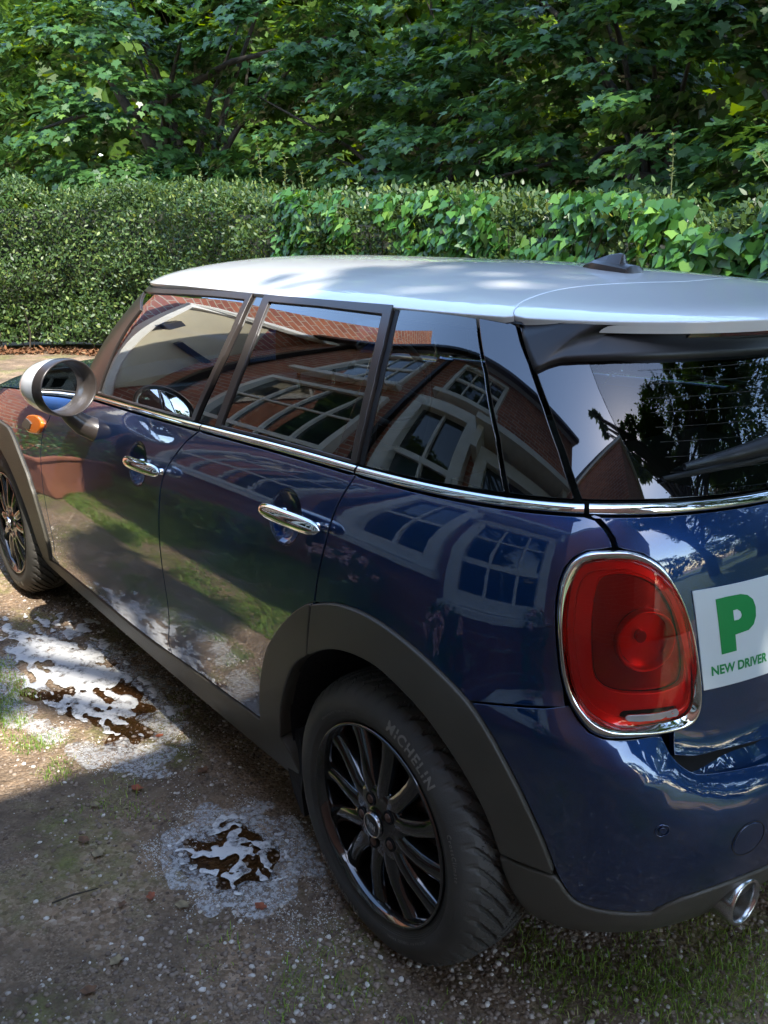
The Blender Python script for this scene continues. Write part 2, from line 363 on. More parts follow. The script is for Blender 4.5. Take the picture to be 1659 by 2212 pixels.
def strip(name,Fn,uv,width,height,mat,parent,side=1,n=7,off=0.,closed=False,prof=None):
    """a raised half-round moulding laid along a parameter line on a surface"""
    uv=np.asarray(uv,float);P=Fn(uv[:,0],uv[:,1]);N=nrm(Fn,uv[:,0],uv[:,1])
    if closed:T=np.roll(P,-1,0)-np.roll(P,1,0)
    else:T=np.gradient(P,axis=0)
    T/=np.linalg.norm(T,axis=1,keepdims=True);O=np.cross(T,N);O/=np.linalg.norm(O,axis=1,keepdims=True)
    V=[];F=[];m=len(P)
    wd=np.broadcast_to(np.asarray(width,float),(m,))
    for i in range(m):
        for j in range(n):
            a=math.pi*j/(n-1);x=math.cos(a);y=math.sin(a)**.7 if 0<j<n-1 else 0
            V.append(P[i]+O[i]*x*wd[i]/2+N[i]*(off+y*height))
    for i in range(m if closed else m-1):
        for j in range(n-1):
            a=i*n+j;b=((i+1)%m)*n+j;F.append((a,b,b+1,a+1))
    V=np.array(V)
    f=F[len(F)//2];nn=np.cross(V[f[1]]-V[f[0]],V[f[2]]-V[f[0]])
    if nn@N[min(len(N)//2,m-1)]<0:F=[q[::-1] for q in F]
    if side<0:V=V*[1,-1,1];F=[q[::-1] for q in F]
    return mk(name,V,F,mat,parent)
def bezlike(a,b,n):return [(a[0]+(b[0]-a[0])*i/n,a[1]+(b[1]-a[1])*i/n) for i in range(n+1)]
# ------------------------------------------------------------------ body surfaces
def spl(xs,ys):
    # natural cubic spline with linear extrapolation
    xs=np.array(xs,float);ys=np.array(ys,float);n=len(xs);h=np.diff(xs)
    A=np.eye(n);b=np.zeros(n)
    for i in range(1,n-1):
        A[i,i-1]=h[i-1];A[i,i]=2*(h[i-1]+h[i]);A[i,i+1]=h[i]
        b[i]=6*((ys[i+1]-ys[i])/h[i]-(ys[i]-ys[i-1])/h[i-1])
    M=np.linalg.solve(A,b)
    def f(x):
        x=np.asarray(x,float);xc=np.clip(x,xs[0],xs[-1])
        i=np.clip(np.searchsorted(xs,xc)-1,0,n-2);t=xc-xs[i];H=h[i]
        c=(ys[i+1]-ys[i])/H-H*(2*M[i]+M[i+1])/6
        y=ys[i]+c*t+M[i]*t*t/2+(M[i+1]-M[i])*t**3/(6*H)
        s0=(ys[1]-ys[0])/h[0]-h[0]*M[1]/6; s1=(ys[-1]-ys[-2])/h[-1]+h[-1]*M[-2]/6
        return y+np.where(x<xs[0],(x-xs[0])*s0,0)+np.where(x>xs[-1],(x-xs[-1])*s1,0)
    return f
SC=.8
def plan(u,w,ar,af,xc,xf,nr,nf,k=.012):
    """half plan outline of the car: u<0 wraps round the tail, 0..xf-xc runs along the side, beyond wraps round the nose"""
    u=np.asarray(u,float);L=xf-xc
    th=np.clip(-u,0,None)/SC; tf=np.clip(u-L,0,None)/SC
    c,s=np.cos(th),np.sin(th)
    r=1/((np.abs(c)/w)**nr+(np.abs(s)/ar)**nr)**(1/nr)
    c2,s2=np.cos(tf),np.sin(tf)
    r2=1/((np.abs(c2)/w)**nf+(np.abs(s2)/af)**nf)**(1/nf)
    x=np.where(u<0,xc-r*s,np.where(u>L,xf+r2*s2,xc+u))
    y=np.where(u<0,r*c,np.where(u>L,r2*c2,w+0*u))
    m=(x-1.1)**2*k
    return x,y*(1-m)
UR=-SC*np.pi/2
XC,XF=.25,2.35
UF=XF-XC+SC*np.pi/2
#  level table of the lower body: z, half width, rear reach, front reach
LV=[(.16,.745,.70,.80),(.20,.772,.745,.86),(.24,.790,.79,.90),(.30,.808,.835,.94),(.38,.822,.862,.96),(.46,.832,.872,.965),(.53,.840,.868,.965),(.57,.843,.850,.965),
    (.60,.8455,.820,.96),(.635,.847,.803,.955),(.685,.849,.799,.945),(.745,.849,.798,.925),(.80,.8475,.797,.91),(.88,.841,.794,.88),(.95,.826,.786,.83),(1.0,.805,.772,.76),(1.035,.780,.752,.68)]
_z=[l[0] for l in LV];LW=spl(_z,[l[1]+.017 for l in LV]);LR=spl(_z,[l[2] for l in LV]);LF=spl(_z,[l[3] for l in LV])
ZB0=1.035
ZB=spl([-1.2566,-.9,-.7,-.45,-.2,.1,.5,.9,1.25,1.6,1.9,2.4,2.96],[1.04,1.046,1.05,1.045,1.036,1.028,1.012,.997,.985,.97,.955,.90,.84])
NR,NF=4.0,3.0
def low(u,z):
    """point of the lower body; z is the true height; the profile is stretched so its top follows the belt line"""
    u=np.asarray(u,float);z=np.asarray(z,float)
    zb=ZB(u);s=np.clip((z-.5)/(zb-.5),None,1.3);zz=np.where(z>.5,.5+s*(ZB0-.5),z)
    # the bumper shelf climbs towards the side of the car
    t=np.clip((u+.82)/.28,0,1);t=t*t*(3-2*t);wz=np.clip((zz-.38)/.16,0,1)*np.clip((.9-zz)/.12,0,1)
    zr=zz-.12*t*wz
    x,y=plan(u,LW(zz),LR(zr),LF(zz),XC,XF,NR,NF)
    return np.stack([x,y,z+0*x],-1)
# upper body (glasshouse)
UB=dict(w=.786,ar=.742,af=.62,xc=.25,xf=1.5,nr=3.6,nf=2.6)
UT=dict(w=.612,ar=.50,af=.36,xc=.20,xf=1.36,nr=3.0,nf=2.4)
ZT=spl([-1.2566,-.8,-.4,0,.5,.9,1.3,1.7,2.2],[1.36,1.352,1.345,1.34,1.335,1.33,1.32,1.33,1.35])
BULGE=.018
def upp(u,v):
    """glasshouse: v=0 belt, v=1 roof edge"""
    u=np.asarray(u,float);v=np.asarray(v,float)
    LB=UB['xf']-UB['xc'];LT=UT['xf']-UT['xc']
    uT=np.where(u>0,u*LT/LB,u); uT=np.where(u>LB,u-LB+LT,uT)
    xb,yb=plan(u,k=.012,**UB);xt,yt=plan(uT,k=.012,**UT)
    b=BULGE*4*v*(1-v)
    x=xb+(xt-xb)*v;y=yb+(yt-yb)*v
    rr=np.hypot((x-np.clip(x,.25,1.2)),y)+1e-6
    nx=(x-np.clip(x,.25,1.2))/rr;ny=y/rr
    zb=ZB(u)+.012;zt=ZT(u)
    return np.stack([x+nx*b,y+ny*b,zb+(zt-zb)*v+b*.4],-1)
def nrm(F,a,b,e=1e-3):
    du=F(a+e,b)-F(a-e,b);dv=F(a,b+e)-F(a,b-e)
    n=np.cross(du,dv);n/=np.linalg.norm(n,axis=-1,keepdims=True)+1e-12
    P=F(a,b);c=P*[0,1,1]-[0,0,.6];c[...,0]=P[...,0]-np.clip(P[...,0],.3,1.9)
    s=np.sign((n*c).sum(-1,keepdims=True));s[s==0]=1
    return n*s

UR_=dict(w=.622,ar=.62,af=.37,xc=.20,xf=1.36,nr=3.0,nf=2.4)
RH,RZ=.062,1.335
def roofz(x,y):
    x=np.asarray(x,float);y=np.asarray(y,float)
    w=UR_['w']*(1-(x-1.1)**2*.012);yy=np.abs(y)/w
    r=np.clip((UR_['xc']-x)/UR_['ar'],0,None);f=np.clip((x-UR_['xf'])/UR_['af'],0,None)
    q=(yy**3+r**3)**(1/3);q=np.where(f>0,(yy**2.4+f**2.4)**(1/2.4),q);q=np.clip(q,0,1.05)
    ze=RZ+.004*np.clip(.2-x,0,1)-.012*np.clip(x-1.2,0,1)
    return ze+RH*(1-q**(2.3-.9*np.clip(.5-x,0,.8)))*(1-.95*np.clip(.55-x,0,1.0)**1.6)+.014*(1-q**14)
def roof(x,y):
    x=np.asarray(x,float);y=np.asarray(y,float);return np.stack([x+0*y,y+0*x,roofz(x,y)],-1)
def lowo(u,z):
    return low(u,z)+nrm(low,u,z)*.036
def uppo(u,v):
    return upp(u,v)+nrm(upp,u,v)*.03
TR={
 'belt':[[1.2626,0.9845],[1.1541,0.9905],[0.8758,1.0007],[0.6953,1.0082],[0.5496,1.0145],[0.3897,1.0209],[0.1784,1.0295],[-0.0031,1.0377],[-0.1202,1.0418]],
 'F1':[[1.56,0.904],[1.586,0.8715],[1.6221,0.8365],[1.6476,0.8002],[1.6705,0.7526],[1.6831,0.706],[1.6919,0.6593],[1.7018,0.6114],[1.7087,0.5634],[1.7358,0.3845],[1.7559,0.3371],[1.789,0.284]],
 'silltop':[[2.0363,0.2375],[1.8728,0.2685],[1.7554,0.2838],[1.5724,0.2942],[1.3649,0.2951],[1.1795,0.2947],[1.0124,0.2932],[0.8532,0.3012],[0.7339,0.3111],[0.6356,0.3215],[0.7468,0.3274],[0.6459,0.3297],[0.5232,0.3274],[0.4079,0.3288],[0.298,0.3373],[0.2125,0.34],[0.1748,0.339],[0.1258,0.3338]],
 'sillbot':[[2.156,0.16],[2.1452,0.06],[2.166,-0.04],[2.1236,-0.14],[2.1386,-0.44],[1.8537,-0.3679],[1.6004,-0.1836],[1.0386,0.0135],[0.7513,0.1343],[0.5346,0.152],[0.3644,0.1952],[0.2542,0.2017],[0.2077,0.1567]],
 'F2':[[0.5306,1.0069],[0.5592,0.977],[0.583,0.9485],[0.6203,0.9054],[0.6441,0.8671],[0.6575,0.8259],[0.6664,0.7769],[0.6735,0.7151],[0.6773,0.6526],[0.6735,0.6828],[0.6715,0.639],[0.6786,0.5613],[0.6818,0.4981],[0.7021,0.4269],[0.7319,0.3663],[0.7378,0.3404],[0.7339,0.3111]],
 'F3':[[-0.1309,1.0322],[-0.1304,1.0198],[-0.1199,0.9883],[-0.1077,0.9479],[-0.0965,0.8872],[-0.0803,0.8193],[-0.068,0.7546]],
 'archo_d':[[-0.066,0.753],[-0.0398,0.7368],[-0.0029,0.7082],[0.036,0.6731],[0.0793,0.6278],[0.1167,0.5831],[0.1434,0.5384],[0.1653,0.4941],[0.1828,0.4532],[0.1974,0.4042],[0.2148,0.3405]],
 'archi_d':[[-0.0447,0.6252],[-0.0152,0.6018],[0.0123,0.5753],[0.0337,0.5461],[0.055,0.5111],[0.075,0.4729],[0.0934,0.4345],[0.1088,0.3882],[0.1219,0.3387]],
 'archo_q':[[-0.0684,0.7498],[-0.1303,0.7741],[-0.184,0.784],[-0.233,0.7854],[-0.2819,0.7784],[-0.3372,0.7606],[-0.3899,0.7323],[-0.4335,0.7006],[-0.4652,0.6603],[-0.4967,0.6017],[-0.5245,0.5372],[-0.5498,0.4682],[-0.569,0.4046]],
 'archi_q':[[-0.0455,0.6248],[-0.098,0.6597],[-0.1458,0.6811],[-0.1995,0.6927],[-0.2572,0.6926],[-0.3085,0.674],[-0.3582,0.6448],[-0.4032,0.5993],[-0.4349,0.5535],[-0.4654,0.4939],[-0.4896,0.4127]],
 'archo_f':[[2.2077,0.7755],[2.12,0.7645],[2.045,0.7489],[1.9936,0.7201],[1.9416,0.6802],[1.9081,0.6489],[1.8728,0.6135],[1.8527,0.5701],[1.8349,0.5284],[1.8146,0.362],[1.859,0.2774]],
 'archi_f':[[2.2442,0.6564],[2.1929,0.6495],[2.1446,0.6297],[2.1066,0.5955],[2.0795,0.551],[2.0657,0.5033],[1.9832,0.3133],[2.0363,0.2375]],
 'qb_seam':[[-0.4335,0.7006],[-0.4656,0.7087],[-0.5046,0.7173],[-0.5415,0.7238],[-0.5702,0.7268]],
 'tg_seam':[[-0.582,1.0512],[-0.5944,1.0379],[-0.6065,1.0255],[-0.6151,1.0123],[-0.6197,0.9977]],
 'crease':[[-0.5546,0.7195],[-0.5632,0.6874],[-0.5783,0.6607],[-0.6018,0.6295],[-0.625,0.6044],[-0.654,0.5838],[-0.6864,0.5685],[-0.7171,0.5585],[-0.7636,0.5534],[-0.8201,0.5476],[-0.8814,0.5427]],
 'tg_bot':[[-0.7089,0.6684],[-0.7212,0.6345],[-0.7592,0.6203],[-0.8186,0.6136],[-0.911,0.6054]],
 'gap_bot':[[-0.7054,0.6693],[-0.7121,0.654],[-0.7214,0.6359],[-0.7343,0.6204],[-0.7513,0.6065],[-0.7701,0.5983],[-0.8106,0.5898],[-0.895,0.5819]],
 'blk_top':[[-0.5701,0.4044],[-0.577,0.3844],[-0.5938,0.3526],[-0.616,0.3365],[-0.6532,0.3287],[-0.7089,0.3253],[-0.7187,0.3355],[-0.752,0.3578],[-0.8249,0.3685],[-0.9161,0.3642]],
 'blk_bot':[[-0.5051,0.3328],[-0.5224,0.3006],[-0.5463,0.2774],[-0.5861,0.2688],[-0.636,0.2584],[-0.6808,0.2348],[-0.735,0.2508],[-0.8201,0.2583],[-0.8359,0.2734]],
 'ring_o':[[-0.6016,0.9939],[-0.5837,0.9909],[-0.568,0.9803],[-0.5571,0.9634],[-0.5511,0.9411],[-0.5486,0.9097],[-0.5495,0.8757],[-0.5533,0.8337],[-0.5582,0.7932],[-0.5651,0.7602],[-0.5735,0.7335],[-0.5859,0.7112],[-0.6005,0.6938],[-0.6185,0.6843],[-0.6388,0.6799],[-0.6661,0.6761],[-0.6952,0.6732],[-0.7215,0.6746],[-0.7417,0.6792],[-0.7535,0.6914],[-0.7584,0.7135],[-0.7556,0.7502],[-0.7488,0.7896],[-0.7375,0.8413],[-0.7245,0.8841],[-0.7121,0.9181],[-0.6965,0.9489],[-0.6801,0.972],[-0.6587,0.9879],[-0.6325,0.9949]],
 'plate':[[-0.7331,0.922],[-0.768,0.7382],[-0.8798,0.9209],[-0.9062,0.7315]],
 'indic':[[1.8062,0.8421],[1.7793,0.8529],[1.7089,0.8627],[1.6566,0.8583],[1.6351,0.847],[1.6483,0.8258],[1.6756,0.8093],[1.7116,0.8021],[1.7859,0.7959],[1.8473,0.7988],[1.8401,0.8179]],
 'handle_f':[[0.9304,0.8673],[0.6781,0.8791]],
 'handle_r':[[0.1657,0.8988],[-0.0665,0.9096]],
 'sensor':[[-0.6935,0.5186],[-0.715,0.5166],[-0.7027,0.5334],[-0.7054,0.501]],
 'tow':[[-0.8294,0.4578],[-0.8431,0.4913],[-0.8702,0.4711],[-0.8448,0.4292]],
 'U_ffo':[[1.3084,1.0099],[0.652,0.9954],[0.572,0.0002],[1.305,0.5027],[1.3002,0.307],[1.3697,0.0609]],
 'U_ffi':[[1.2609,0.9525],[0.6672,0.9283],[0.6125,0.6641],[0.5883,0.2765],[0.5978,0.0089],[0.8749,0.0027],[1.1335,0.002],[1.2482,0.0095],[1.2713,0.4163],[1.2757,0.7467]],
 'U_rfo':[[0.5835,1.0043],[0.0265,0.9804],[-0.0623,0.5916],[-0.1205,0.0034],[0.5871,0.9945],[0.5162,0.5835],[0.4635,0.0177]],
 'U_rfi':[[0.5308,0.925],[0.0419,0.9082],[-0.0553,0.457],[-0.0997,0.019],[-0.0539,0.01],[0.1924,-0.0012],[0.433,0.0036],[0.4455,0.3416]],
 'U_q':[[0.0073,0.9698],[-0.2574,0.9518],[-0.3532,0.6179],[-0.4192,0.2731],[-0.4593,0.0062],[-0.374,0.0079],[-0.2807,0.0137],[-0.1642,0.0171],[-0.1131,0.4675]],
 'U_gap':[[-0.3641,0.955],[-0.4054,0.812],[-0.4411,0.6803],[-0.4915,0.4479],[-0.5337,0.2232],[-0.5701,-0.0045]],
 'U_glassbot':[[-0.5799,-0.008],[-0.7142,-0.0011],[-0.885,0.0088]],
 'U_roofedge':[[1.3335,1.03],[0.9347,1.0126],[0.5909,1.0018],[0.3106,0.9952],[0.0751,0.9873],[0.0074,0.9615],[-0.1905,0.9577],[-0.3606,0.9566],[-0.3706,0.951],[-0.559,0.9654],[-0.7427,0.9595],[-1.0598,0.9206]],
 'hf':[[0.8173,0.8763],[0.6175,0.8865]],
 'hr':[[0.0909,0.9119],[-0.0984,0.9181]],
 'dishf':[[0.8198,0.9283],[0.8684,0.887],[0.7468,0.9038],[0.8074,0.8108]],
 'dishr':[[0.0561,0.9622],[0.1102,0.8959],[-0.0055,0.9293],[0.0446,0.8478]],
 'U_tri':[[0.0106,0.7932],[-0.0997,0.019],[-0.0466,0.0145],[-0.04,0.4401]],
 'U_bpt':[[0.6428,0.9946],[0.5893,0.9942],[0.4683,0.0126],[0.5711,-0.0031]],
 'U_gapo':[[-0.3637,0.9574],[-0.4409,0.6796]],
 'U_fin':[[-0.3851,0.8874],[-0.4502,0.6383],[-0.4623,0.7563],[-0.4791,0.8472],[-0.503,0.8797]],
 'U_spl':[[-0.4548,0.6194],[-0.4711,0.6732],[-0.4933,0.7028],[-0.5186,0.6981],[-0.5446,0.6786],[-0.5681,0.697],[-0.608,0.7237],[-0.6578,0.7199],[-0.7445,0.692],[-0.834,0.6809],[-0.9443,0.679]],
 'U_spt':[[-0.3862,0.8853],[-0.503,0.8797],[-0.6579,0.8883],[-0.9964,0.874]],
 'U_frit':[[-0.5463,0.7233],[-0.5776,0.5473],[-0.6124,0.3676],[-0.6385,0.2376],[-0.6642,0.1519],[-0.7053,0.0763]],
 'U_bl':[[-0.7211,0.7988],[-0.8901,0.7852],[-0.8819,0.7622],[-0.7297,0.7471]],
 'U_fit':[[-0.3851,0.8874],[-0.4502,0.6383],[-0.4623,0.7563],[-0.4791,0.8472],[-0.503,0.8797]],
 'ff_in':[[0.6641,0.9261],[0.6214,0.6928],[0.597,0.4659],[0.5899,0.2409],[0.5974,0.0144]],
 'ff_out':[[0.647,0.9909],[0.5996,0.7433],[0.573,0.4993],[0.5649,0.2582],[0.5709,0.0124]],
 'rf_lo':[[0.5882,0.9913],[0.5302,0.7402],[0.4916,0.4947],[0.4715,0.2538],[0.4654,0.0082]],
 'rf_li':[[0.5308,0.925],[0.4817,0.6872],[0.4498,0.4573],[0.4345,0.2306],[0.4313,0.0042]],
 'rf_ri':[[0.0419,0.9082],[-0.0142,0.672],[-0.0563,0.449],[-0.0839,0.232],[-0.1005,0.0216]],
 'rf_ro':[[0.0249,0.9727],[-0.0378,0.7174],[-0.0803,0.4732],[-0.1062,0.2377],[-0.1213,0.0061]],
 'rf_se':[[0.0043,0.9642],[-0.06,0.7136],[-0.1,0.4711],[-0.1245,0.2371],[-0.1403,0.0079]],
 'ff_fi':[[1.2609,0.9525],[1.2714,0.7855],[1.2777,0.6237],[1.2713,0.4163],[1.2574,0.2146],[1.2482,0.0095]],
 'ff_fo':[[1.329,1.0178],[1.3351,0.8608],[1.3336,0.6861],[1.3351,0.5032],[1.3463,0.3347]],
 'trl':[[0.0026,0.7503],[-0.0261,0.5329],[-0.0422,0.3333],[-0.0458,0.0118]],
 'R_gap':[[-0.0804,0.5732],[-0.0613,0.5484],[-0.0389,0.5132],[-0.0062,0.4516],[0.0089,0.3953],[0.0103,0.3145],[-0.0111,0.2282],[-0.0372,0.1437],[-0.0654,0.0578],[-0.1055,-0.0142],[-0.1444,-0.0555]],
 'ring_i':[[-0.6057,0.9775],[-0.5879,0.9745],[-0.5758,0.9652],[-0.5686,0.9473],[-0.5646,0.9205],[-0.564,0.8845],[-0.5665,0.8426],[-0.572,0.8023],[-0.5791,0.7665],[-0.5902,0.739],[-0.6017,0.7216],[-0.6184,0.7084],[-0.639,0.699],[-0.6662,0.6953],[-0.6968,0.6945],[-0.7247,0.6959],[-0.7419,0.7047],[-0.7481,0.7239],[-0.7449,0.7578],[-0.738,0.7969],[-0.726,0.8482],[-0.7135,0.8904],[-0.7019,0.917],[-0.6868,0.9431],[-0.6687,0.9641],[-0.6477,0.9756],[-0.6255,0.979]],
 'dk':[[-0.6065,0.9551],[-0.5982,0.9407],[-0.5943,0.9095],[-0.5938,0.8639],[-0.5969,0.8213],[-0.6011,0.7924],[-0.6082,0.7755],[-0.6216,0.7634],[-0.6441,0.7565],[-0.6828,0.7528],[-0.7071,0.7541],[-0.7234,0.7624],[-0.7276,0.7766],[-0.7272,0.7941],[-0.7209,0.8321],[-0.7092,0.8771],[-0.6982,0.9106],[-0.6873,0.9298],[-0.6712,0.9443],[-0.6482,0.9563],[-0.6261,0.9598]],
 'rnd':[[-0.7032,0.8451],[-0.703,0.8341],[-0.7009,0.8239],[-0.697,0.815],[-0.6915,0.8079],[-0.6847,0.8028],[-0.677,0.8],[-0.6688,0.7996],[-0.6606,0.8016],[-0.6527,0.8058],[-0.6456,0.8122],[-0.6396,0.8203],[-0.6349,0.8298],[-0.6317,0.8402],[-0.6302,0.8511],[-0.6305,0.8618],[-0.6325,0.8719],[-0.6362,0.8809],[-0.6413,0.8882],[-0.6476,0.8935],[-0.6549,0.8966],[-0.6628,0.8973],[-0.6709,0.8956],[-0.6789,0.8914],[-0.6863,0.8851],[-0.6927,0.8768],[-0.6979,0.867],[-0.7014,0.8563]],
 'rev':[[-0.6386,0.7174],[-0.6421,0.7235],[-0.6496,0.7247],[-0.6849,0.7231],[-0.7184,0.7202],[-0.7248,0.7158],[-0.7267,0.7095],[-0.7253,0.7029],[-0.72,0.7005],[-0.6861,0.7038],[-0.6503,0.7071],[-0.6422,0.7103]],
 'pP':[[-0.7719,0.902],[-0.7928,0.9028],[-0.8193,0.9017],[-0.8336,0.8969],[-0.8461,0.8867],[-0.8537,0.8714],[-0.8565,0.8533],[-0.8532,0.8391],[-0.8437,0.8315],[-0.8323,0.8307],[-0.8162,0.8297],[-0.8227,0.7985],[-0.7933,0.7986]],
 'pPh':[[-0.8068,0.8756],[-0.8148,0.8758],[-0.8216,0.8705],[-0.8251,0.8636],[-0.8239,0.8589],[-0.8195,0.8563],[-0.8108,0.8566]],
 'ndl':[[-0.779,0.7622],[-0.9026,0.7539],[-0.7758,0.7807],[-0.8996,0.772]],
 'indic_d':[[1.7984,0.8418],[1.7597,0.8397],[1.73,0.8337],[1.7482,0.81],[1.7743,0.8034],[1.8441,0.8028],[1.8355,0.8187]],
}
# ================================================================== THE CAR
A=lambda k:np.array(TR[k],float)
car=tag(empty('small_car',(0,0,0)),'dark blue five door hatchback with white roof and black wheels on the gravel','car')
UEND=XF-XC+SC*math.pi/2-.002; UTAIL=-SC*math.pi/2+.001
def beltz(u0,u1,n=40,d=-.007):
    uu=np.linspace(u0,u1,n);return np.stack([uu,ZB(uu)+d],1)
F1=smoothp(np.vstack([[1.44,ZB(1.44)-.004],A('F1')[:-1]]),3)
st=A('silltop');st=st[np.argsort(-st[:,0])]
su=np.array([2.036,1.873,1.755,1.572,1.365,1.179,1.012,.853,.70,.55,.40,.28,.2,.126]);sz=np.array([.240,.268,.282,.291,.295,.296,.299,.305,.316,.325,.331,.336,.338,.338])
SILL=spl(su[::-1],sz[::-1])
def sill(u0,u1,n=40,d=0.):
    uu=np.linspace(u0,u1,n);return np.stack([uu,SILL(uu)+d],1)
F2=A('F2');F2=np.vstack([[F2[0,0]-.006,ZB(F2[0,0])-.004],F2[1:9],F2[11:]]);F2[-1]=[F2[-1,0],SILL(F2[-1,0])]
F2=smoothp(F2,3)
F3=smoothp(np.vstack([[A('F3')[0,0],ZB(A('F3')[0,0])-.004],A('F3')[1:],A('archo_d')[0]]),3)
AOD=smoothp(A('archo_d'),3);AID=smoothp(A('archi_d'),3);AOQ=smoothp(A('archo_q'),3);AIQ=smoothp(A('archi_q'),3)
AOD[-1,1]=SILL(AOD[-1,0]);
def cross_u(line,z):  # parameter u of a polyline at height z
    return float(np.interp(z,line[::-1,1],line[::-1,0]))
f1b=np.array([F1[-1,0],SILL(F1[-1,0])])
for side in (1,-1):
    K=dict(side=side)
    # front door
    poly=np.vstack([F1[::-1],beltz(F1[0,0],F2[0,0])[1:-1],F2,sill(F2[-1,0],f1b[0])[1:]])
    hc=A('hf').mean(0);hx=(A('hf')[0,0]-A('hf')[1,0])
    th=np.linspace(0,2*np.pi,40,endpoint=False)
    def dish(c,ru,rz):return np.stack([c[0]+ru*np.cos(th),c[1]+rz*np.sin(th)],1)
    d1=A('dishf');dc1=(d1[0]+d1[3])/2;d2=A('dishr');dc2=(d2[0]+d2[3])/2
    D1=dish(dc1,.060,abs(d1[0,1]-d1[3,1])/2);D2=dish(dc2,.060,abs(d2[0,1]-d2[3,1])/2)
    fd=panel('front_door',low,poly,'paint',car,holes=[D1],**K)
    polyr=np.vstack([F2[::-1],beltz(F2[0,0],F3[0,0])[1:-1],F3,AOD[1:],sill(AOD[-1,0],F2[-1,0])[1:-1]])
    rd=panel('rear_door',low,polyr,'paint',car,holes=[D2],**K)
    for dr,Dh,dc,hk in ((fd,D1,dc1,'hf'),(rd,D2,dc2,'hr')):
        # recessed bowl behind the handle
        dep=lambda q,c=dc,h=Dh:-.032*np.clip(1-(((q[:,0]-c[0])/.060)**2+((q[:,1]-c[1])/((h[:,1].max()-h[:,1].min())/2))**2),0,1)**.8
        def bowlF(a,b,dep=dep):
            a=np.asarray(a,float);b=np.asarray(b,float);sh=np.broadcast(a,b).shape;q=np.stack([np.broadcast_to(a,sh).ravel(),np.broadcast_to(b,sh).ravel()],1)
            P=low(q[:,0],q[:,1])+nrm(low,q[:,0],q[:,1])*dep(q)[:,None];return P.reshape(*sh,3)
        panel('handle_bowl',bowlF,Dh,'paint',dr,h=.008,lip=0,inset=-.001,**K)
        # chrome handle capsule
        a,b=A(hk);c0=(a+b)/2;L=abs(a[0]-b[0])+.030
        n=28;m=18;V=[];F=[]
        for i in range(n+1):
            t=-1+2*i/n;uu=c0[0]+t*L/2;P=low(uu,c0[1]+(a[1]-b[1])/2*t);N=nrm(low,np.array(uu),np.array(c0[1]))
            rr=.0175*(1-abs(t)**5)**.5 if abs(t)<1 else .0005
            T=np.array([1,0,0.]);O=np.cross(T,N);O/=np.linalg.norm(O);C=P+N*(.036-.004*t*t)
            for j in range(m):
                q=2*math.pi*j/m;V.append(C+O*math.cos(q)*rr+N*math.sin(q)*rr*.72)
        for i in range(n):
            for j in range(m):
                k=i*m+j;k2=i*m+(j+1)%m;F.append((k,k2,k2+m,k+m))
        for t in (-.62,.62):  # the two stalks that hold the handle
            uu=c0[0]+t*L/2*.92;P=low(uu,c0[1]);N=nrm(low,np.array(uu),np.array(c0[1]));tube([P-N*.004,P+N*.03],.008,12,V,F)
        V=np.array([np.asarray(v,float) for v in V])*[1,side,1]
        mk('door_handle',V,F if side>0 else [q[::-1] for q in F],'chrome',dr)
    # door part of the rear wheel arch trim
    qm=np.vstack([A('archo_d')[0],A('archi_d')[0]])
    pa=np.vstack([AOD,sill(AOD[-1,0],AID[-1,0])[1:-1],AID[::-1]])
    panel('arch_trim',low,pa,'clad',rd,off=.009,lip=.035,rnd=.004,**K)
    # rear quarter panel
    ring=A('ring_o')
    rl=ring[0:10]                     # top, then down the outer side
    gapu=A('tg_seam')
    bs=A('qb_seam')
    kk=int(np.argmin(((AOQ-bs[0])**2).sum(1)));pq=np.vstack([F3[::-1],beltz(F3[0,0],gapu[0,0]+.003)[1:],gapu[1:],rl,bs[::-1],AOQ[1:kk][::-1]])
    panel('rear_quarter_panel',low,pq,'paint',car,**K)
    # quarter arch trim
    iq=np.argmin(((AOQ-A('archo_q')[-1])**2).sum(1))
    panel('wheel_arch_trim',low,np.vstack([AOQ,AIQ[::-1]]),'clad',car,off=.009,lip=.04,rnd=.004,**K)
    # front wing, arch trim
    th2=np.linspace(0,1,30)
    c=np.array([2.567-XC,.31])
    ao=A('archo_f');ai=A('archi_f')
    ao=ao[ao[:,0]<2.19];ang=np.linspace(math.pi*.42,-.02,22);Ro=.467;Ri=.352
    AO=np.vstack([ao[::-1],np.stack([c[0]+Ro*np.cos(ang),c[1]+Ro*np.sin(ang)*1.0],1)])
    AO[:len(ao)]=ao[::-1]
    AI=np.vstack([np.stack([c[0]+Ri*np.cos(q),c[1]+Ri*np.sin(q)*1.0]) for q in np.linspace(math.pi+.2,-.05,50)])
    AO=smoothp(AO,3)
    wing=np.vstack([F1,[[f1b[0],f1b[1]]],[[AO[0,0],SILL(AO[0,0])]],AO,[[2.80,.45]],[[2.80,ZB(2.80)-.03]],beltz(2.80,F1[0,0],40,-.03)[1:-1]])
    wg=panel('front_wing',low,wing,'paint',car,**K)
    panel('arch_trim',low,np.vstack([AO,AI[::-1]]),'clad',wg,off=.009,lip=.035,rnd=.004,**K)
    # sill trim
    ss=np.vstack([sill(2.05,.135,60,-.004),[[.10,.30],[.085,.255],[.10,.215]],np.stack([np.linspace(.13,1.98,50),np.full(50,.205)],1),[[2.02,.22],[2.04,.232]]])
    sl=panel('sill_trim',low,ss,'clad',car,off=.004,lip=.03,rnd=.004,**K)
    # under tuck of the sill
    uu=np.linspace(.10,2.02,50);P=low(uu,np.full(50,.205));V=[];F=[]
    for k,(dy,dz) in enumerate([(0,0),(-.03,-.022),(-.09,-.03),(-.25,-.03)]):
        for q in P:V.append((q[0],(q[1]+dy)*side,q[2]+dz))
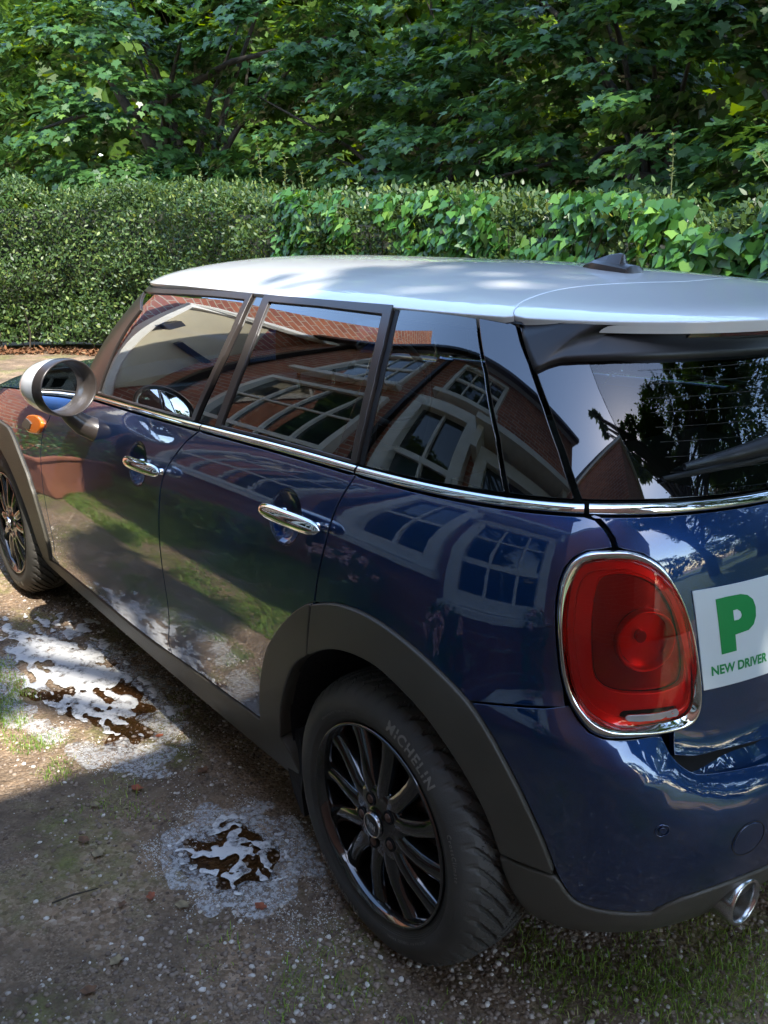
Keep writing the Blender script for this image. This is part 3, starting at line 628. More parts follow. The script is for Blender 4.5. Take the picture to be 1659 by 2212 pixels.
    for k in range(3):
        for i in range(49):
            q=(k*50+i,k*50+i+1,(k+1)*50+i+1,(k+1)*50+i);F.append(q if side<0 else q[::-1])
    mk('underside',V,F,'clad',sl)
    # mud flap ahead of the rear wheel
    P0=low(np.array(.135),np.array(.30));V=[];F=[]
    pr=[(.39,.34,.80),(.345,.36,.80),(.31,.28,.81),(.325,.20,.81),(.33,.125,.80),(.36,.115,.79),(.385,.16,.795),(.40,.22,.80)]
    for y0 in (0,-.17):
        for a_,b_,c_ in pr:V.append((a_,(c_+y0)*side,b_))
    m=len(pr);F=[tuple(range(m)),tuple(range(2*m-1,m-1,-1))]+[(i,(i+1)%m,(i+1)%m+m,i+m) for i in range(m)]
    mk('mud_flap',V,F,'liner',car,smooth=False)
    # chrome belt strip
    for (a,b) in ((F1[0,0]-.05,F2[0,0]+.003),(F2[0,0]-.003,F3[0,0]+.003),(F3[0,0]-.003,gapu[0,0]+.004)):
        uu=np.linspace(a,b,50);strip('belt_moulding',low,np.stack([uu,ZB(uu)+.002],1),.017,.006,'chrome',car,side=side,n=9,off=.000)
    # ---------- glasshouse side
    def gp(name,poly,mat,parent=car,**kw):return panel(name,upp,poly,mat,parent,side=side,**kw)
    c1=lambda p,v0,v1:np.vstack([[[p[0,0]+(p[0,0]-p[1,0])*(v0-p[0,1])/(p[0,1]-p[1,1]),v0]],p[1:-1],[[p[-1,0]+(p[-1,0]-p[-2,0])*(v1-p[-1,1])/(p[-1,1]-p[-2,1]),v1]]])
    FIN=c1(A('ff_in'),.935,.012);FOUT=c1(A('ff_out'),.99,-.004);RLO=c1(A('rf_lo'),.99,-.004);RLI=c1(A('rf_li'),.935,.012);RRI=c1(A('rf_ri'),.92,.012);RRO=c1(A('rf_ro'),.988,-.004);RSE=c1(A('rf_se'),.988,-.004)
    FFI=A('ff_fi').copy();FFI[0]=[1.415,.935];FFI[-1,1]=.012;FFI[:,0]=np.minimum(FFI[:,0],[1.42,1.44,1.44,1.42,1.38,1.33])
    FFO=np.array([[1.375+.06,-.004],[1.445,.12],[1.462,.3],[1.476,.5],[1.495,.7],[1.53,.985]])
    gi2=np.vstack([FIN,[[.9,.012],[1.2,.012]],FFI[::-1],[[1.1,.945]]])
    gp('window_frame',np.vstack([FOUT,bezlike(FOUT[-1],FFO[0],8)[1:-1],FFO,bezlike(FFO[-1],FOUT[0],8)[1:-1]]),'satin',fd,holes=[gi2],off=.006,lip=.012)
    gp('window_glass',gi2,'glass',fd,inset=-.003,lip=0,off=.001)
    # glossy triangle and bar ahead of the front window
    gp('b_pillar_trim',np.vstack([FOUT-[.003,0],(RLO+[.003,0])[::-1]]),'gloss',car,off=-.002)
    ri2=np.vstack([RLI,[[.3,.012],[.1,.012]],RRI[::-1],[[.3,.935]]])
    gp('window_frame',np.vstack([RLO,bezlike(RLO[-1],RRO[-1],6)[1:-1],RRO[::-1],bezlike(RRO[0],RLO[0],6)[1:-1]]),'satin',rd,holes=[ri2],off=.006)
    gp('window_glass',ri2,'glassd',rd,inset=-.003,lip=0,off=.001)
    tr=A('trl');gp('quarter_divider',np.vstack([tr[:3],[[tr[3,0],.012]],(RRI[1:]-[.0005,0])[::-1]]),'gloss',rd,off=.003,lip=.004,h=.05)
    gp('window_seal',np.vstack([RRO-[.001,0],(RSE)[::-1]]),'seal',car,off=-.001,lip=.006)
    q=A('U_q');qg=np.vstack([[[-.13,.985],[-.262,.98]],[q[2],q[3],[q[4,0],.0],q[5]*[1,0],q[6]*[1,0]],(RSE-[.001,0])[::-1]])
    gp('quarter_window',qg,'glassd',car,lip=.004,off=.000)
    gg=A('U_gap')
    gp('pillar_trim',np.vstack([[[-.266,.985]],[q[2]-[.004,0],q[3]-[.004,0],[q[4,0]-.004,0]],[[-.52,-.004]],[[gg[5,0]+.004,-.004]],(gg[1:5]+[.004,0])[::-1],[[gg[0,0]+.004,.985]]]),'gloss',car,off=.001)
    # A pillar
    gp('a_pillar_trim',[[1.45,-.004],[1.70,-.004],[1.66,.25],[1.64,.5],[1.64,.75],[1.66,.985],[1.555,.985],[1.51,.75],[1.482,.5],[1.462,.25]],'gloss',car,off=.003)
# ---------- tailgate, bumper: built whole, both halves in one mesh through a symmetric surface
def symF(Fn):
    def g(a,b):
        a=np.asarray(a,float);b=np.asarray(b,float)
        P=Fn(np.where(a<UT0,2*UT0-a,a),b).copy();P[...,1]=np.where(a<UT0,-P[...,1],P[...,1]);return P
    return g
UT0=-SC*math.pi/2
lowS,uppS=symF(low),symF(upp)
def mir(p):
    p=np.asarray(p,float);return np.stack([2*UT0-p[:,0],p[:,1]],1)
def both(p):
    """open polyline on the left -> same continued mirrored"""
    return np.vstack([p,mir(p)[::-1]])
def nsym(Fn):
    b=nrm
    def g(a,bb):
        a=np.asarray(a,float);k=a<UT0;N=nrm(Fn,np.where(k,2*UT0-a,a),bb).copy();N[...,1]=np.where(k,-N[...,1],N[...,1]);return N
    return g
nl,nu_=nsym(low),nsym(upp)
def spanel(name,Fn,poly,mat,parent,**kw):return panel(name,lowS if Fn is low else uppS,poly,mat,parent,nf=nl if Fn is low else nu_,**kw)
ring=A('ring_o');tgs=A('tg_seam')
rr_=ring[::-1];inner=rr_[0:13];tb=A('tg_bot');top=beltz(tgs[0,0]-.003,UT0,40)
half=np.vstack([[[UT0,ZB(UT0)-.007]],top[::-1][1:],tgs[1:]-[.004,0],inner,smoothp(tb[1:],3)])
tailgate=spanel('tailgate',low,np.vstack([half,mir(half[1:])[::-1]]),'paint',car)
# bumper
gb=smoothp(A('gap_bot'),3);bt=A('blk_top');qs=A('qb_seam')
ringbot=ring[10:17]                              # lower outer corner of the lamp ring round to the gap
aq=AOQ[np.argmin(((AOQ-qs[0])**2).sum(1)):]
half=np.vstack([gb[::-1],ringbot[::-1],qs[::-1][1:],aq[1:],smoothp(bt[1:],2)[:-1],[[-1.02,.352],[-1.12,.36]]])
half[:,0]=np.maximum(half[:,0],UT0)
bumper=spanel('rear_bumper',low,np.vstack([[[UT0,.580]],half,[[UT0,.362]],mir(half)[::-1]]),'paint',car)
# painted recess behind the gap
half=np.vstack([[[UT0,.70]],[[-.80,.70]],[[-.69,.72]],[[-.69,.64]],[[-.72,.60]],[[-.77,.57]],[[-.9,.56]],[[UT0,.56]]])
spanel('tailgate_recess',low,np.vstack([half[1:-1],mir(half[1:-1])[::-1]]),'paint',car,off=-.030,lip=0)
# black lower valance with rolled under edge
bb=np.array([[-.487,.397],[-.505,.335],[-.522,.301],[-.546,.277],[-.586,.262],[-.64,.25],[-.72,.245],[-.85,.25],[-1.0,.25],[UT0,.25]])
half=np.vstack([bb[::-1][1:],[[-.570,.391]],smoothp(bt[1:],2)[:-1]-[0,.004],[[-1.02,.348],[-1.12,.356],[UT0,.358]]])
half[:,0]=np.maximum(half[:,0],UT0)
valance=spanel('lower_valance',low,np.vstack([half[:-1],mir(half[:-1])[::-1]]),'clad',car,off=.004,lip=.03,rnd=.006)
# under edge of the valance
V=[];F=[];uu=np.concatenate([bb[:,0],mir(bb[:-1])[::-1,0]]);zz=np.concatenate([bb[:,1],bb[:-1,1][::-1]])
P=lowS(uu,zz);N=nl(uu,zz);C=P*[1,1,1];ctr=np.array([-.0,0,0])
for a_,dz in ((0,0),(.02,-.018),(.07,-.03),(.22,-.03)):
    for q,u_ in zip(P,uu):
        d=np.array([q[0]+.05,q[1],0]);d/=np.linalg.norm(d)+1e-9;d=d*np.clip((abs(q[1])*-1+.74)/.12,.02,1);dz_=dz*np.clip((-abs(q[1])+.78)/.10,.1,1);V.append((q[0]-d[0]*a_,q[1]-d[1]*a_,q[2]+dz_))
m=len(P)
for k in range(3):
    for i in range(m-1):F.append((k*m+i,(k+1)*m+i,(k+1)*m+i+1,k*m+i+1))
mk('underside',V,F,'clad',valance)
# tow-eye cover and parking sensor on the bumper
def disc_on(name,c,ru,rz,mat,parent,off,Fn=lowS,nf=nl,lip=.003,ringm=None,h=.012):
    t=np.linspace(0,2*np.pi,36,endpoint=False);po=np.stack([c[0]+ru*np.cos(t),c[1]+rz*np.sin(t)],1)
    return panel(name,Fn,po,mat,parent,h=h,step=.01,lip=lip,rnd=.0008,off=off,nf=nf)
def arcring(name,c,ru,rz,wd,ht,mat,parent,off=0):
    t=np.linspace(0,2*np.pi,48,endpoint=False);return strip(name,lowS,np.stack([c[0]+ru*np.cos(t),c[1]+rz*np.sin(t)],1),wd,ht,mat,parent,closed=True,off=off)
sc_=A('sensor').mean(0)
for cc in (sc_,mir([sc_])[0]):
    ps=disc_on('parking_sensor',cc,.008,.0095,'paint',bumper,.002,lip=.002);arcring('sensor_ring',cc,.0095,.0115,.003,.0015,'paint',bumper)
tw=A('tow');tc_=np.array([(tw[0,0]+tw[2,0])/2,(tw[1,1]+tw[3,1])/2]);disc_on('towing_eye_cover',tc_,.030,.034,'paint',bumper,.0006,lip=.003)
arcring('cover_gap',tc_,.0305,.0345,.0018,.0004,'seal',bumper,off=.0001)
# ---------- tail lights
RI=A('ring_i');DK=A('dk');RN=A('rnd');RV=A('rev')
def cl(p,k=3):
    p=np.asarray(p);q=np.vstack([p[-1],p,p[0],p[1]]);out=[]
    for i in range(1,len(q)-2):
        for s in range(k):
            t=s/k;out.append(.5*((2*q[i])+(q[i+1]-q[i-1])*t+(2*q[i-1]-5*q[i]+4*q[i+1]-q[i+2])*t*t+(3*q[i]-q[i-1]-3*q[i+1]+q[i+2])*t**3))
    return np.array(out)
RO_,RI_=cl(ring),cl(RI)
rc=RI_.mean(0)
def dome(q,ce=rc,hh=.018):
    s=np.hypot((q[:,0]-ce[0])/.115,(q[:,1]-ce[1])/.15);return hh*np.clip(1-s**4,0,1)
for sd in (1,-1):
    tl=None
    # reflector body under a clear red outer lens
    lens=panel('tail_light',low,RI_,'redlens',car,h=.012,step=.008,off=.000,lip=.008,rnd=.002,inset=.001,side=sd,offn=lambda q:.5*dome(q),holes=[cl(DK),cl(RV,2)])
    panel('clear_lens',low,RI_,'lensred',lens,h=.010,step=.008,off=.0065,lip=.008,rnd=.003,inset=.0008,side=sd,offn=lambda q:dome(q,hh=.024))
    # chrome surround: half-round loft between the outer and inner loops
    n=len(RO_);m=9;V=[];F=[]
    i0=[int(np.argmin(((RI_-q)**2).sum(1))) for q in RO_]
    # match by angle
    ao_=np.unwrap(np.arctan2((RO_-rc)[:,1],(RO_-rc)[:,0]));ai_=np.unwrap(np.arctan2((RI_-rc)[:,1],(RI_-rc)[:,0]))
    ii=[int(np.argmin(np.abs(np.angle(np.exp(1j*(ai_-t)))))) for t in ao_]
    RIm=np.stack([np.interp(0,[0],[0])*0+RI_[k] for k in ii])
    for _ in range(3):RIm=(np.roll(RIm,1,0)+2*RIm+np.roll(RIm,-1,0))/4
    Po=low(RO_[:,0],RO_[:,1]);No=nrm(low,RO_[:,0],RO_[:,1]);Pi=low(RIm[:,0],RIm[:,1]);Ni=nrm(low,RIm[:,0],RIm[:,1])
    for j in range(m):
        t=j/(m-1);hgt=.015*math.sin(math.pi*t**.65)+.005*t if t>0 else -.002
        for i in range(n):
            b=Po[i]*(1-t)+Pi[i]*t+(No[i]*(1-t)+Ni[i]*t)*hgt;V.append(b)
    for j in range(m-1):
        for i in range(n):
            a=j*n+i;b=j*n+(i+1)%n;F.append((a,b,b+n,a+n))
    V=np.array(V);f=F[3*n];nn=np.cross(V[f[1]]-V[f[0]],V[f[2]]-V[f[0]])
    if nn@No[0]<0:F=[q[::-1] for q in F]
    if sd<0:V=V*[1,-1,1];F=[q[::-1] for q in F]
    mk('chrome_surround',V,F,'chrome',lens)
    kw=dict(side=sd,h=.007,step=.006,rnd=.0015)
    ce=RN.mean(0);rad=(RN[:,0].max()-RN[:,0].min())/2;radz=(RN[:,1].max()-RN[:,1].min())/2
    ov=lambda q:np.hypot((q[:,0]-ce[0])/rad,(q[:,1]-ce[1])/radz)
    panel('dark_reflector',low,cl(DK),'deepred',lens,off=-.010,lip=.01,offn=lambda q:.5*dome(q),holes=[RN],**kw)
    strip('light_guide',low,cl(DK),.0035,.005,'bowlred',lens,side=sd,closed=True,off=.001)
    strip('light_guide',low,rc+(RI_-rc)*.90,.003,.004,'bowlred',lens,side=sd,closed=True,off=.004)
    t=np.linspace(0,2*np.pi,48,endpoint=False);el=np.stack([ce[0]+rad*np.cos(t),ce[1]+radz*np.sin(t)],1)
    strip('bowl_rim',low,ce+(el-ce)*1.02,.008,.016,'bowlred',lens,side=sd,closed=True,off=.000)
    panel('round_reflector',low,RN,'bowlred',lens,off=.006,lip=0,inset=0,offn=lambda q:-.028*np.clip(1-ov(q)**2,0,1)**.7+.0008*np.sin(ov(q)*60),**kw)
    panel('bulb_cover',low,ce+(el-ce)*.26,'deepred',lens,off=-.012,lip=.01,offn=lambda q:.006*np.clip(1-(ov(q)/.26)**2,0,1),**kw)
    panel('reversing_lens',low,cl(RV,2),'smoke',lens,off=.0080,lip=.003,offn=lambda q:dome(q,hh=.024)+.0010*np.sin(q[:,0]*900),**kw)
# ---------- rear glass
gg=A('U_gap');frit=A('U_frit')
half=np.vstack([(gg-[.003,0])[::1]*[1,1]])
half[0]=[gg[0,0]-.003,.97];half[-1]=[gg[-1,0]-.003,-.004]
frit2=np.vstack([[[-.56,.80]],frit,[[-.80,.03]],[[-1.0,.022]],[[UT0,.02]]])
inner_h=np.vstack([[[UT0,.80]],[[-.9,.80]],[[-.56,.80]],smoothp(frit2[1:],2)])
hole=np.vstack([inner_h[:-1],mir(inner_h[1:-1])[::-1]])
outer=np.vstack([half,np.stack([np.linspace(half[-1,0],UT0,12)[1:],np.full(11,-.004)],1)])
outer=np.vstack([outer[:-1],mir(outer[:-1])[::-1]])
rg=spanel('rear_window',upp,hole,'glassr',tailgate,off=.002,lip=0,inset=-.002,h=.04)
spanel('window_border',upp,outer,'gloss',tailgate,off=.002,holes=[hole],lip=.012,h=.04)
uu=np.linspace(tgs[0,0]-.003,2*UT0-tgs[0,0]+.003,90);strip('belt_moulding',lowS,np.stack([uu,ZB(np.where(uu<UT0,2*UT0-uu,uu))+.002],1),.019,.007,'chrome',car,n=9)
# heater wires on the glass
V=[];F=[]
for k in range(9):
    v=.12+.075*k;uu=np.linspace(-.72+.12*v,2*UT0+.72-.12*v,60);P=uppS(uu,np.full(60,v));N=nu_(uu,np.full(60,v))
    for i in range(60):
        V.append(P[i]+N[i]*.0032+[0,0,-.0004]);V.append(P[i]+N[i]*.0032+[0,0,.0004])
    b=len(V)-120
    for i in range(59):F.append((b+2*i,b+2*i+2,b+2*i+3,b+2*i+1))
mk('heating_wires',V,F,'dash',tailgate)
# ---------- roof
def roofpts(a0,a1,n):
    """plan outline of the roof"""
    u=np.linspace(a0,a1,n);L=UR_['xf']-UR_['xc'];x,y=plan(u,k=.012,**UR_);return np.stack([x,y],1)
Lr=UR_['xf']-UR_['xc'];full=roofpts(-SC*math.pi/2+.001,Lr+SC*math.pi/2-.001,150)*.999
gy=np.array([-.585,-.573,-.548,-.5,-.4,-.3,-.15,0,.15,.3,.4,.5,.548,.573,.585]);gx=np.array([-.100,-.08,-.062,-.035,-.004,.002,-.022,-.04,-.022,.002,-.004,-.035,-.062,-.08,-.100])
GAP=np.stack([gx,gy],1);GAPs=smoothp(GAP,3)
ix=np.argmin(np.abs(full[:,0]+.095)+(full[:,0]>.5)*9)
frontpart=full[ix+1:];rearpart=full[:ix]
m_=lambda p:p*[1,-1]
poly=np.vstack([frontpart,m_(frontpart)[::-1],GAPs[1:-1]])
rf=panel('roof',roof,poly,'white',car,h=.05,step=.02,lip=.028,rnd=.003,inset=.0030)
poly=np.vstack([m_(rearpart)[::-1],rearpart,GAPs[1:-1][::-1]])
sp=panel('rear_spoiler',roof,poly,'white',car,h=.04,step=.02,lip=.022,rnd=.003,inset=.0030)
# roof gutter seal under the gap
V=[];F=[]
for i,q in enumerate(GAPs):
    z=float(roofz(q[0],q[1]));V+=[(q[0]-.02,q[1],z-.012),(q[0]+.02,q[1],z-.012)]
    if i:F.append((2*i-2,2*i-1,2*i+1,2*i))
mk('roof_seal',V,F,'seal',car)
# headliner under the roof
P=[(x*.97+.02,y*.95,float(roofz(x,y))-.035) for x,y in full]
V=P+[(a,-b,c_) for a,b,c_ in P];F=[(i,i+1,len(P)+i+1,len(P)+i) for i in range(len(P)-1)]
mk('headliner',V,F,'fabric',car)
# spoiler underside band + side fins: glossy black
spt=A('U_spl')
lo_=np.array([[-.386,.93],[-.405,.83],[-.428,.73],[-.452,.635],[-.472,.672],[-.495,.695],[-.53,.700],[-.60,.705],[-.75,.70],[-1.0,.685],[UT0,.68]])
nU,nR=90,12;us=np.concatenate([np.linspace(-.386,-.60,45),np.linspace(-.61,UT0,30)]);vs=np.interp(-us,-lo_[:,0],lo_[:,1])
xo,yo=plan(np.interp(-us,[.386,1.2566],[.475,1.2566])*-1,k=.012,**UR_)
def lipF(t,i):
    b=upp(us,vs)+nrm(upp,us,vs)*np.clip((-us-.386)/.02,0,1)[:,None]*.012
    z=RZ+.004*np.clip(.2-xo,0,1)-.006;T_=np.stack([xo*.998+.002,yo*.998,z],1)
    m=b*(1-t)+T_*t;d=b-T_;out=np.stack([xo-.2,yo,0*xo],1);out/=np.linalg.norm(out,axis=1,keepdims=True)
    k=np.clip((-us-.44)/.10,0,1);return m-out*(.026*math.sin(math.pi*t)*k)[:,None]+np.array([0,0,1])*(.012*math.sin(math.pi*t)*k)[:,None]
rows=[lipF(t,0) for t in np.linspace(0,1,nR)]
bk=upp(us,vs)-nrm(upp,us,vs)*.01;rows=[bk]+rows
V=[];F=[];nU=len(us)
for rw in rows:V+=[tuple(q) for q in rw]+[(q[0],-q[1],q[2]) for q in rw[::-1][1:]]
m=2*nU-1
for i in range(len(rows)-1):
    for j_ in range(m-1):F.append((i*m+j_,i*m+j_+1,(i+1)*m+j_+1,(i+1)*m+j_))
bd=mk('spoiler_lip',V,F,'lipblack',sp)
# high brake light let into the lip
kk=[k_ for k_ in range(nU) if us[k_]<-.72];r0,r1=lipF(.35,0),lipF(.58,0)
V=[];F=[]
top_=[r1[k_] for k_ in kk];bo_=[r0[k_] for k_ in kk]
full_=[(a_,b_) for a_,b_ in zip(top_,bo_)]+[((a_[0],-a_[1],a_[2]),(b_[0],-b_[1],b_[2])) for a_,b_ in list(zip(top_,bo_))[::-1][1:]]
for a_,b_ in full_:V+=[(a_[0]-.006,a_[1],a_[2]),(b_[0]-.006,b_[1],b_[2])]
for i in range(len(full_)-1):F.append((2*i,2*i+1,2*i+3,2*i+2))
mk('brake_light',V,F,'darkred',sp)
# wiper: spindle cover, arm and blade lying on the rear window
wp=[(-.72,.13),(-.80,.165),(-.9,.20),(-1.0,.225),(-1.12,.24),(UT0,.235)]
V=[];F=[]
P=uppS(np.array([w[0] for w in wp]),np.array([w[1] for w in wp]));N=nu_(np.array([w[0] for w in wp]),np.array([w[1] for w in wp]))
C=P+N*np.array([.022,.030,.036,.040,.044,.046])[:,None];tube(C,[.006,.012,.017,.021,.026,.03],12,V,F)
wv=mk('rear_wiper',V,F,'lipblack',tailgate)
V=[];F=[];w2=[(-.69,.085),(-.85,.135),(-1.0,.165),(-1.15,.175),(-1.32,.165)]
P=uppS(np.array([w[0] for w in w2]),np.array([w[1] for w in w2]));N=nu_(np.array([w[0] for w in w2]),np.array([w[1] for w in w2]));tube(P+N*.012,[.004,.007,.008,.008,.005],8,V,F)
mk('wiper_blade',V,F,'seal',tailgate)
# windscreen, bonnet, nose
UFU=UB['xf']-UB['xc']+SC*math.pi/2
def symf(Fn,U0):
    def g(a,b):
        a=np.asarray(a,float);k=a>U0;P=Fn(np.where(k,2*U0-a,a),b).copy();P[...,1]=np.where(k,-P[...,1],P[...,1]);return P
    def n(a,b):
        a=np.asarray(a,float);k=a>U0;N=nrm(Fn,np.where(k,2*U0-a,a),b).copy();N[...,1]=np.where(k,-N[...,1],N[...,1]);return N
    return g,n
uf,un=symf(upp,UFU-.001)
def mf(p,U0):p=np.asarray(p,float);return np.stack([2*U0-p[:,0],p[:,1]],1)
h_=np.array([[UFU-.01,.97],[2.0,.97],[1.67,.975],[1.655,.75],[1.655,.5],[1.675,.25],[1.71,.0],[2.0,.0],[UFU-.01,.0]])
panel('windscreen',uf,np.vstack([h_,mf(h_,UFU-.001)[::-1]]),'glass',car,nf=un,h=.05,lip=0)
lf,ln=symf(low,UEND)
h_=np.array([[UEND-.01,.84-.03],[2.805,.84-.03],[2.805,.45],[2.76,.30],[2.76,.22],[UEND-.01,.22]]);h_[0,1]=ZB(UEND)-.03;h_[1,1]=ZB(2.805)-.03
fb=panel('front_bumper',lf,np.vstack([h_,mf(h_,UEND)[::-1]]),'paint',car,nf=ln,h=.05)
g_=np.array([[UEND-.01,.66],[3.08,.66],[3.02,.55],[3.06,.42],[UEND-.01,.42]])
panel('grille',lf,np.vstack([g_,mf(g_,UEND)[::-1]]),'clad',fb,nf=ln,h=.05,off=.006)
for s_ in (1,-1):
    t=np.linspace(0,2*np.pi,40,endpoint=False)
    hl=panel('headlight',low,np.stack([2.80+.11*np.cos(t),.665+.095*np.sin(t)],1),'smoke',car,off=.012,lip=.02,rnd=.006,side=s_,h=.03)
    strip('chrome_ring',low,np.stack([2.80+.118*np.cos(t),.665+.103*np.sin(t)],1),.02,.016,'chrome',hl,side=s_,closed=True)
# bonnet: lofted crown between the wing tops
nb,ns=70,25;V=[];F=[]
uu=np.linspace(1.42,UEND-.005,nb)
for a_ in uu:
    P=low(a_,ZB(a_)-.028)
    for j in range(ns):
        s=-1+2*j/(ns-1);crown=.060*(1-abs(s)**2.6)+.018*(1-abs(s)**12);V.append((P[0]+0*(1-s*s),P[1]*s,P[2]+crown))
for i in range(nb-1):
    for j in range(ns-1):
        a_=i*ns+j;F.append((a_,a_+1,a_+ns+1,a_+ns))
mk('bonnet',V,[q[::-1] for q in F],'paint',car)
# ---------- side indicator, mirror, antenna, exhaust
IN=A('indic')
i1=cl(np.array([IN[1],IN[2],IN[3],IN[4],IN[5],IN[6],IN[7],IN[8],IN[10],IN[0]]),2)
DKI=A('indic_d')
for s_ in (1,-1):
    a_=panel('side_indicator',low,i1,'amber',car,off=.012,lip=.014,rnd=.006,side=s_,h=.012,step=.008)
    panel('grey_insert',low,DKI,'clad',a_,off=.0165,lip=.006,rnd=.002,side=s_,h=.012,step=.008)
def ell_shell(name,prof,sx,sz,mat,parent,M,n=40,inside=False):
    V=[];F=[]
    for rr,h in prof:
        for j in range(n):
            t=2*math.pi*j/n;v=M@Vector((h,rr*sx*math.cos(t),rr*sz*math.sin(t)));V.append(tuple(v))
    for i in range(len(prof)-1):
        for j in range(n):
            a=i*n+j;b=i*n+(j+1)%n;F.append((a,b,b+n,a+n))
    return V,F
mc=Vector((1.375,.945,1.052))
for s_ in (1,-1):
    # local x looks back along the car
    Mm=Matrix.Translation(mc)@Matrix.Rotation(R(180+20),4,'Z')
    def fin(V):return [(v[0],v[1]*s_,v[2]) for v in V]
    dirf=(lambda F:F) if s_>0 else (lambda F:[q[::-1] for q in F])
    prof=[(.0,-.125),(.25,-.122),(.5,-.108),(.7,-.088),(.85,-.060),(.94,-.030),(.985,-.004),(1.0,.008)]
    V,F=ell_shell('x',prof,.103,.084,None,None,Mm);mh=mk('wing_mirror',fin(V),dirf([q[::-1] for q in F]),'white',car)
    prof=[(1.0,.008),(1.004,.016),(.998,.030),(.98,.040),(.955,.044),(.92,.041),(.86,.020),(.80,-.010)]
    V,F=ell_shell('x',prof,.103,.084,None,None,Mm);mk('mirror_bezel',fin(V),dirf([q[::-1] for q in F]),'satin',mh)
    prof=[(.82,.002),(.5,.004),(.0,.0045)]
    V,F=ell_shell('x',prof,.103,.084,None,None,Mm);mk('mirror_glass',fin(V),dirf([q[::-1] for q in F]),'mirror',mh)
    V=[];F=[];b=low(np.array(1.17),np.array(.935));tube([(1.43,.925,.985),(1.425,.905,.955),(1.42,.875,.925),(1.41,.80,.885)],[.024,.027,.033,.038],20,V,F)
    mk('mirror_arm',fin(V),dirf(F),'satin',mh)
# antenna fin on the roof
V=[];F=[];st_=[(.245,.002,.001),(.22,.014,.012),(.18,.026,.026),(.13,.034,.040),(.09,.036,.047),(.075,.036,.046),(.072,.036,.026),(.03,.036,.024),(.022,.030,.012),(.018,.026,.0)]
for x,hw,hh in st_:
    z0=float(roofz(x,0))-.002
    for y,z in ((-hw,0),(-hw*.9,min(hh,.022)*.8),(-hw*.45,min(hh,.024)),(-hw*.16,max(min(hh,.024),hh*.96)),(0,hh),(hw*.16,max(min(hh,.024),hh*.96)),(hw*.45,min(hh,.024)),(hw*.9,min(hh,.022)*.8),(hw,0)):V.append((.075+x*.74,y,z0+z))
for i in range(len(st_)-1):
    for j in range(8):a_=i*9+j;F.append((a_,a_+9,a_+10,a_+1))
F.append(tuple(range(9)));F.append(tuple(range(len(V)-1,len(V)-10,-1)))
an=mk('roof_antenna',V,F,'satin',car);md=an.modifiers.new('b','BEVEL');md.width=.0025;md.segments=2;md.limit_method='ANGLE';md.angle_limit=R(35)
# exhaust tailpipe
ex=Vector((-.585,.428,.305));V=[];F=[]
pr=[(.046,.12),(.046,.02),(.0475,.0),(.0465,-.010),(.043,-.0125),(.0395,-.010),(.038,.0),(.037,.10)]
for rr,h in pr:
    for j in range(48):
        t=2*math.pi*j/48;V.append((ex.x+h-.15*0,ex.y+rr*math.cos(t),ex.z+rr*math.sin(t)))
for i in range(len(pr)-1):
    for j in range(48):a_=i*48+j;b_=i*48+(j+1)%48;F.append((a_,b_,b_+48,a_+48))
for s_ in (1,):
    e=mk('exhaust_pipe',V,[q[::-1] for q in F],'steel',car)
    V2=[];F2=[];tube([(ex.x+.02,ex.y,ex.z),(ex.x+.35,ex.y-.02,ex.z+.01)],.030,16,V2,F2);mk('pipe_core',V2,F2,'black',e)
# ---------- inner black shell, floor, wheel wells
cr=lambda cx,r,z=.31:np.stack([cx+r*np.cos(th),np.clip(z+r*np.sin(th),.17,2)],1)
ru=np.linspace(0,math.pi,30)
def archhole(cx,r):
    p=np.stack([cx+r*np.cos(ru),.31+r*np.sin(ru)],1);return np.vstack([p])
for s_ in (1,-1):
    uu=np.linspace(UTAIL,3.3,60)
    poly=np.vstack([np.stack([uu,ZB(uu)-.02],1)[::-1],[[UTAIL,.24]],[[-.60,.24],[-.50,.31]],np.stack([-.19-.335*0+(-.335)*np.cos(np.linspace(0,math.pi,30))+.0,.31+.375*np.sin(np.linspace(0,math.pi,30))],1),[[.16,.24]],[[1.93,.24]],np.stack([2.317-.37*np.cos(np.linspace(0,math.pi,30)),.31+.37*np.sin(np.linspace(0,math.pi,30))],1),[[2.72,.24]],[[3.3,.24]]])
    panel('inner_shell',low,poly,'black',car,off=-.034,lip=0,h=.08,step=.05,side=s_)
for cx in (-.02,2.567):
    for s_ in (1,-1):
        V=[];F=[];n=36
        for j in range(n+1):
            t=math.pi*j/n*1.1-.05*math.pi
            x,z=cx+.385*math.cos(t),.31+.385*math.sin(t);yo=min(.835,float(low(np.array(x-XC),np.array(max(z,.3)))[1])-.02)-.16*max(0,-x-.15)-(.05 if x<-.3 else 0);V+=[(x,yo*s_,z),(x,(yo-.03)*s_,z),(x,.50*s_,z)]
        for j in range(n):
            for k in range(2):a_=3*j+k;q=(a_,a_+1,a_+4,a_+3);F.append(q if s_>0 else q[::-1])
        k=len(V);V.append((cx,.50*s_,.3))
        for j in range(n):F.append((3*j+2,k,3*j+5))
        mk('wheel_arch_liner',V,F,'liner',car)
V,F=[],[]
box((1.25,0,.40),(3.2,1.0,.30),0,V,F);box((1.25,0,.40),(1.75,1.5,.26),0,V,F);box((-.42,0,.45),(.2,.9,.3),0,V,F);mk('floor_pan',V,F,'black',car,smooth=False)
